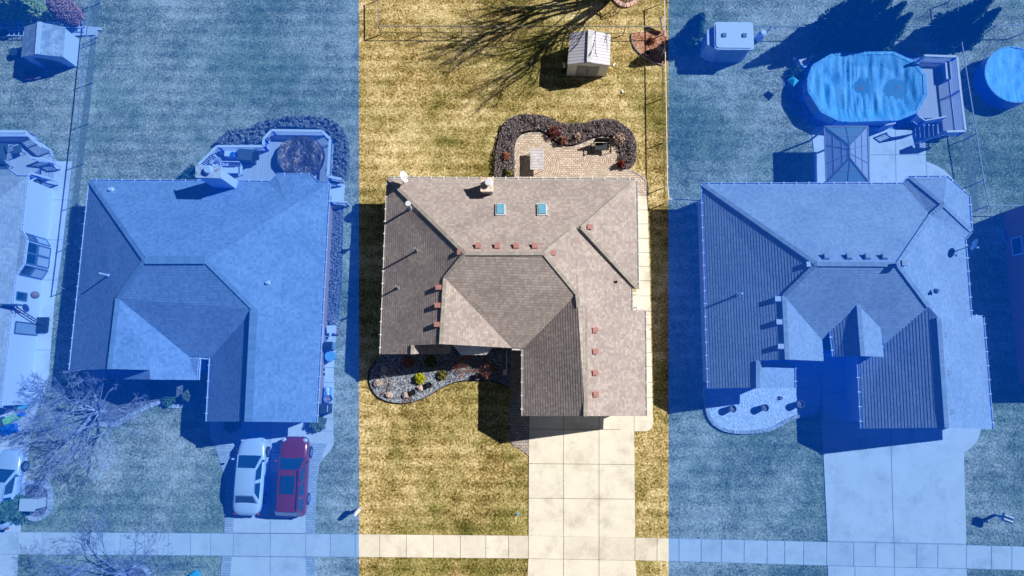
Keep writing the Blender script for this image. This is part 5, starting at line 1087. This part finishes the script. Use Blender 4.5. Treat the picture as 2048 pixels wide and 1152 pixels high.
item('garden_lamp', 'small white globe lamp on a stake near the pool filter', 'lamp', [('globe', MB().ball((0, 0, .5), .13, 10, 8), 'white'), ('stake', MB().tube([(0, 0, 0), (0, 0, .5)], .02, 5), 'grey')], tuple(P(1584, 124)))
shrub('pool_shrub', 'dark shrub between the pool filter and the teal umbrella', 1588, 150, .55, .7, 'leaf_dark', 500, .12)
for i, (a, b, lb) in enumerate(((1590, 203, 'upper dark square stepping slab in the pool gravel'), (1598, 217, 'lower dark square stepping slab in the pool gravel'))):
    o = MB().box((0, 0, .03), (.38, .38, .05), .3).build('stepping_slab', 'charcoal'); o.location = P(a, b, .03); tag(o, lb, 'slab', 'stepping slabs in the pool gravel')
# ladders leaning by the arborvitae
def ladder(name, label, a, b, z, w_=.42, step=.3, m_='white_metal'):
    A, B = P(*a, z), P(*b, z); org = (A+B)/2; t = thing(name, label, 'ladder', org); d = (B-A).normalized(); n = Vector((-d.y, d.x, 0)); rl = MB(); rg_ = MB()
    for s_ in (-1, 1): rl.bar(A+n*s_*w_/2, B+n*s_*w_/2, .05, .06)
    k = int((B-A).length/step)
    for i in range(k): p = A+d*(i+.5)*step; rg_.bar(p-n*w_/2, p+n*w_/2, .035)
    rl.build('rail', m_, t, org); rg_.build('rung', m_, t, org)
ladder('ladder', 'long white ladder lying behind the weathered shed', (-10, 50), (172, 50), .5, .38); ladder('ladder', 'short white ladder lying left of the weathered shed', (14, 66), (62, 66), .35, .40, .33)
o = MB().box((0, 0, .12), (2.2, .5, .04), .05).box((.5, .35, .08), (1.8, .2, .04), -.1).box((.9, -.5, .3), (1.2, .06, .05), .5).build('plank_pile', 'offwhite'); o.location = P(165, 66); tag(o, 'pale planks and scrap wood piled behind the weathered shed', 'planks')
def mower(px, py, lb, rz):
    p = P(px, py); t = thing('lawn_mower', lb, 'lawn mower', (p.x, p.y, 0), rz); MB().box((0, 0, .2), (.5, .65, .16)).build('deck', 'red_plastic', t); MB().box((0, .05, .36), (.28, .3, .18)).build('engine', 'black', t)
    h = MB(); [h.bar((sx*.2, .3, .25), (sx*.2, 1.0, .9), .03) for sx in (-1, 1)]; h.bar((-.2, 1.0, .9), (.2, 1.0, .9), .04); h.build('handle', 'grey_metal', t)
    for sx in (-1, 1):
        for sy in (-1, 1): MB().tube([(sx*.26, sy*.26, .1), (sx*.3, sy*.26, .1)], .1, 12, cap=True).build('wheel', 'tyre', t)
    MB().box((0, -.33, .22), (.3, .03, .06)).build('bumper', 'white', t)
mower(61, 152, 'red push mower in the shadow before the weathered shed', R(-8)); mower(78, 150, 'second mower with a pale bag right of the red push mower', R(20))
o = MB().tube([(0, 0, 0), (0, 0, .5)], .28, 16, cap=True).build('barrel', 'dark'); o.location = P(36, 110); tag(o, 'dark barrel in the shade left of the weathered shed', 'barrel')
o = MB().tube([(0, 0, 0), (0, 0, .22), (0, 0, .22)], [.3, .3, .14], 16).build('tire', 'tyre'); o.location = P(12, 72); tag(o, 'old tyre lying left of the short ladder', 'tyre')
item('hose_reel', 'small dark coiled hose by the left wall of the ribbed shed', 'hose', [('reel', MB().tube([(.14*math.cos(a), .14*math.sin(a), .06+.01*k) for k, a in enumerate(np.linspace(0, 12, 40))], .03, 5), 'black')], tuple(P(1127, 145))); item('shed_lamp', 'small white lamp jutting from the left wall of the ribbed shed', 'lamp', [('lamp', MB().box((0, 0, 0), (.14, .3, .14)), 'white')], tuple(P(1128, 130, 1.0)))
# mailboxes
def mailbox(px, py, lb, m1='white', two=False, rz=0.0):
    p = P(px, py); t = thing('mailbox', lb, 'mailbox', (p.x, p.y, 0), rz); MB().box((0, 0, .5), (.14, .14, 1.0)).build('post', m1, t); MB().bar((-.3, 0, .75), (0.3, 0, .95), .08).build('arm', m1, t)
    for k in range(2 if two else 1):
        yy = (k-.5)*.24 if two else 0; b_ = MB().tube([(-.28, yy, 1.12), (.28, yy, 1.12)], .12, 12, cap=True).box((0, yy, 1.06), (.56, .24, .12)); bo_ = b_.build('box', m1, t); MB().box((.29, yy, 1.1), (.02, .2, .2)).build('door', 'grey', bo_)
    return t
mailbox(722, 1017, 'white mailbox on a post at the left edge of the centre front lawn', 'white', False, R(50)); mailbox(1990, 1030, 'white double mailbox on a post right of the pale driveway', 'poly_roof', True, R(160)); 
p = P(82, 1003); t = thing('mailbox', 'stone mailbox pillar with flat cap in the oval planter', 'mailbox', (p.x, p.y, 0)); MB().box((0, 0, .6), (.75, .6, 1.2)).build('pillar', 'cream', t); MB().box((0, 0, 1.24), (.95, .75, .08)).build('cap', 'offwhite', t); MB().box((-.5, .1, .9), (.4, .22, .24)).build('box', 'white', t)
shrub('planter_plants', 'dry plants in the oval mailbox planter', 80, 972, .3, .25, 'leaf_rust', 160, .08, cat='plants'); shrub('planter_plants', 'dry twigs in the lower part of the oval planter', 72, 1028, .25, .2, 'leaf_tan', 120, .08, cat='plants')
# far-left toys
for a, b, sx, sy, sz, rz, m_, nm_, lb in ((28, 838, .9, .4, .4, .5, 'lime_plastic', 'toy_slide', 'lime green plastic toy before the tan house garage'), (22, 858, .9, .55, .25, .3, 'blue_plastic', 'folded_tarp', 'blue tarp folded beside the lime green toy'), (44, 828, .4, .3, .3, .2, 'blue_plastic', 'toy_bin', 'small blue bin behind the lime green toy'), (50, 812, .3, .4, .5, 0, 'teal_plastic', 'toy_chair', 'small teal chair at the garage corner'), (8, 845, .5, .6, .3, .7, 'charcoal', 'toy_wagon', 'dark toy wagon left of the blue tarp'), (392, 1149, .5, .4, .25, .6, 'teal_plastic', 'utility_box', 'teal utility cover at the bottom edge of the kerb lawn')):
    t = thing(nm_, lb, 'toy' if nm_ != 'utility_box' else 'utility box', tuple(P(a, b, .03)), rz); MB().box((0, 0, sz/2), (sx, sy, sz)).build('body', m_, t, bevel=.04); MB().box((0, 0, sz+.02), (sx*.6, sy*.6, .04)).build('lid', m_, t)
# small litter on lawn
for i, (a, b, lb) in enumerate(((1036, 1028, 'pale blue scrap on the front lawn near the driveway'), (1228, 130, 'small white scrap right of the ribbed shed'), (1245, 184, 'tiny white scrap on the back lawn'))):
    o = MB().box((0, 0, .06), (.22, .12, .08), i).build('scrap', 'white' if i else 'sky_glass'); o.location = P(a, b); tag(o, lb, 'litter')
# ---------------------------------------------------------------- grass blades (nobody could count them)
def blades(n):
    q = np.column_stack([rng.uniform(-36, 36, n), rng.uniform(-17.5, 27, n)]); keep = np.ones(n, bool)
    for e in EXC: keep &= ~inpoly(q[:, 0], q[:, 1], e)
    q = q[keep]; n = len(q); h = rng.uniform(.02, .06, n); a = rng.uniform(0, 2*math.pi, n); w_ = rng.uniform(.012, .03, n); ln = rng.uniform(.02, .10, n); a2 = a+rng.uniform(-.8, .8, n)+math.pi/2
    V = np.zeros((n, 3, 3)); V[:, 0, 0] = q[:, 0]-np.cos(a)*w_; V[:, 0, 1] = q[:, 1]-np.sin(a)*w_; V[:, 1, 0] = q[:, 0]+np.cos(a)*w_; V[:, 1, 1] = q[:, 1]+np.sin(a)*w_
    V[:, 2, 0] = q[:, 0]+np.cos(a2)*ln; V[:, 2, 1] = q[:, 1]+np.sin(a2)*ln; V[:, 2, 2] = h
    me = bpy.data.meshes.new('grass'); me.vertices.add(3*n); me.vertices.foreach_set('co', V.ravel()); me.loops.add(3*n); me.loops.foreach_set('vertex_index', np.arange(3*n)); me.polygons.add(n); me.polygons.foreach_set('loop_start', np.arange(n)*3); me.update(calc_edges=True)
    at = me.attributes.new('Tone', 'FLOAT', 'FACE'); at.data.foreach_set('value', rng.uniform(.75, 1.5, n)); me.materials.append(M['blade']); o = bpy.data.objects.new('grass', me); col.objects.link(o)
    o['label'] = 'short straw-coloured grass blades covering the lawns'; o['category'] = 'grass'; o['kind'] = 'stuff'
blades(420000)
# ground has no Tone attribute of its own beyond MB default
scene.render.resolution_x = 1024; scene.render.resolution_y = 576
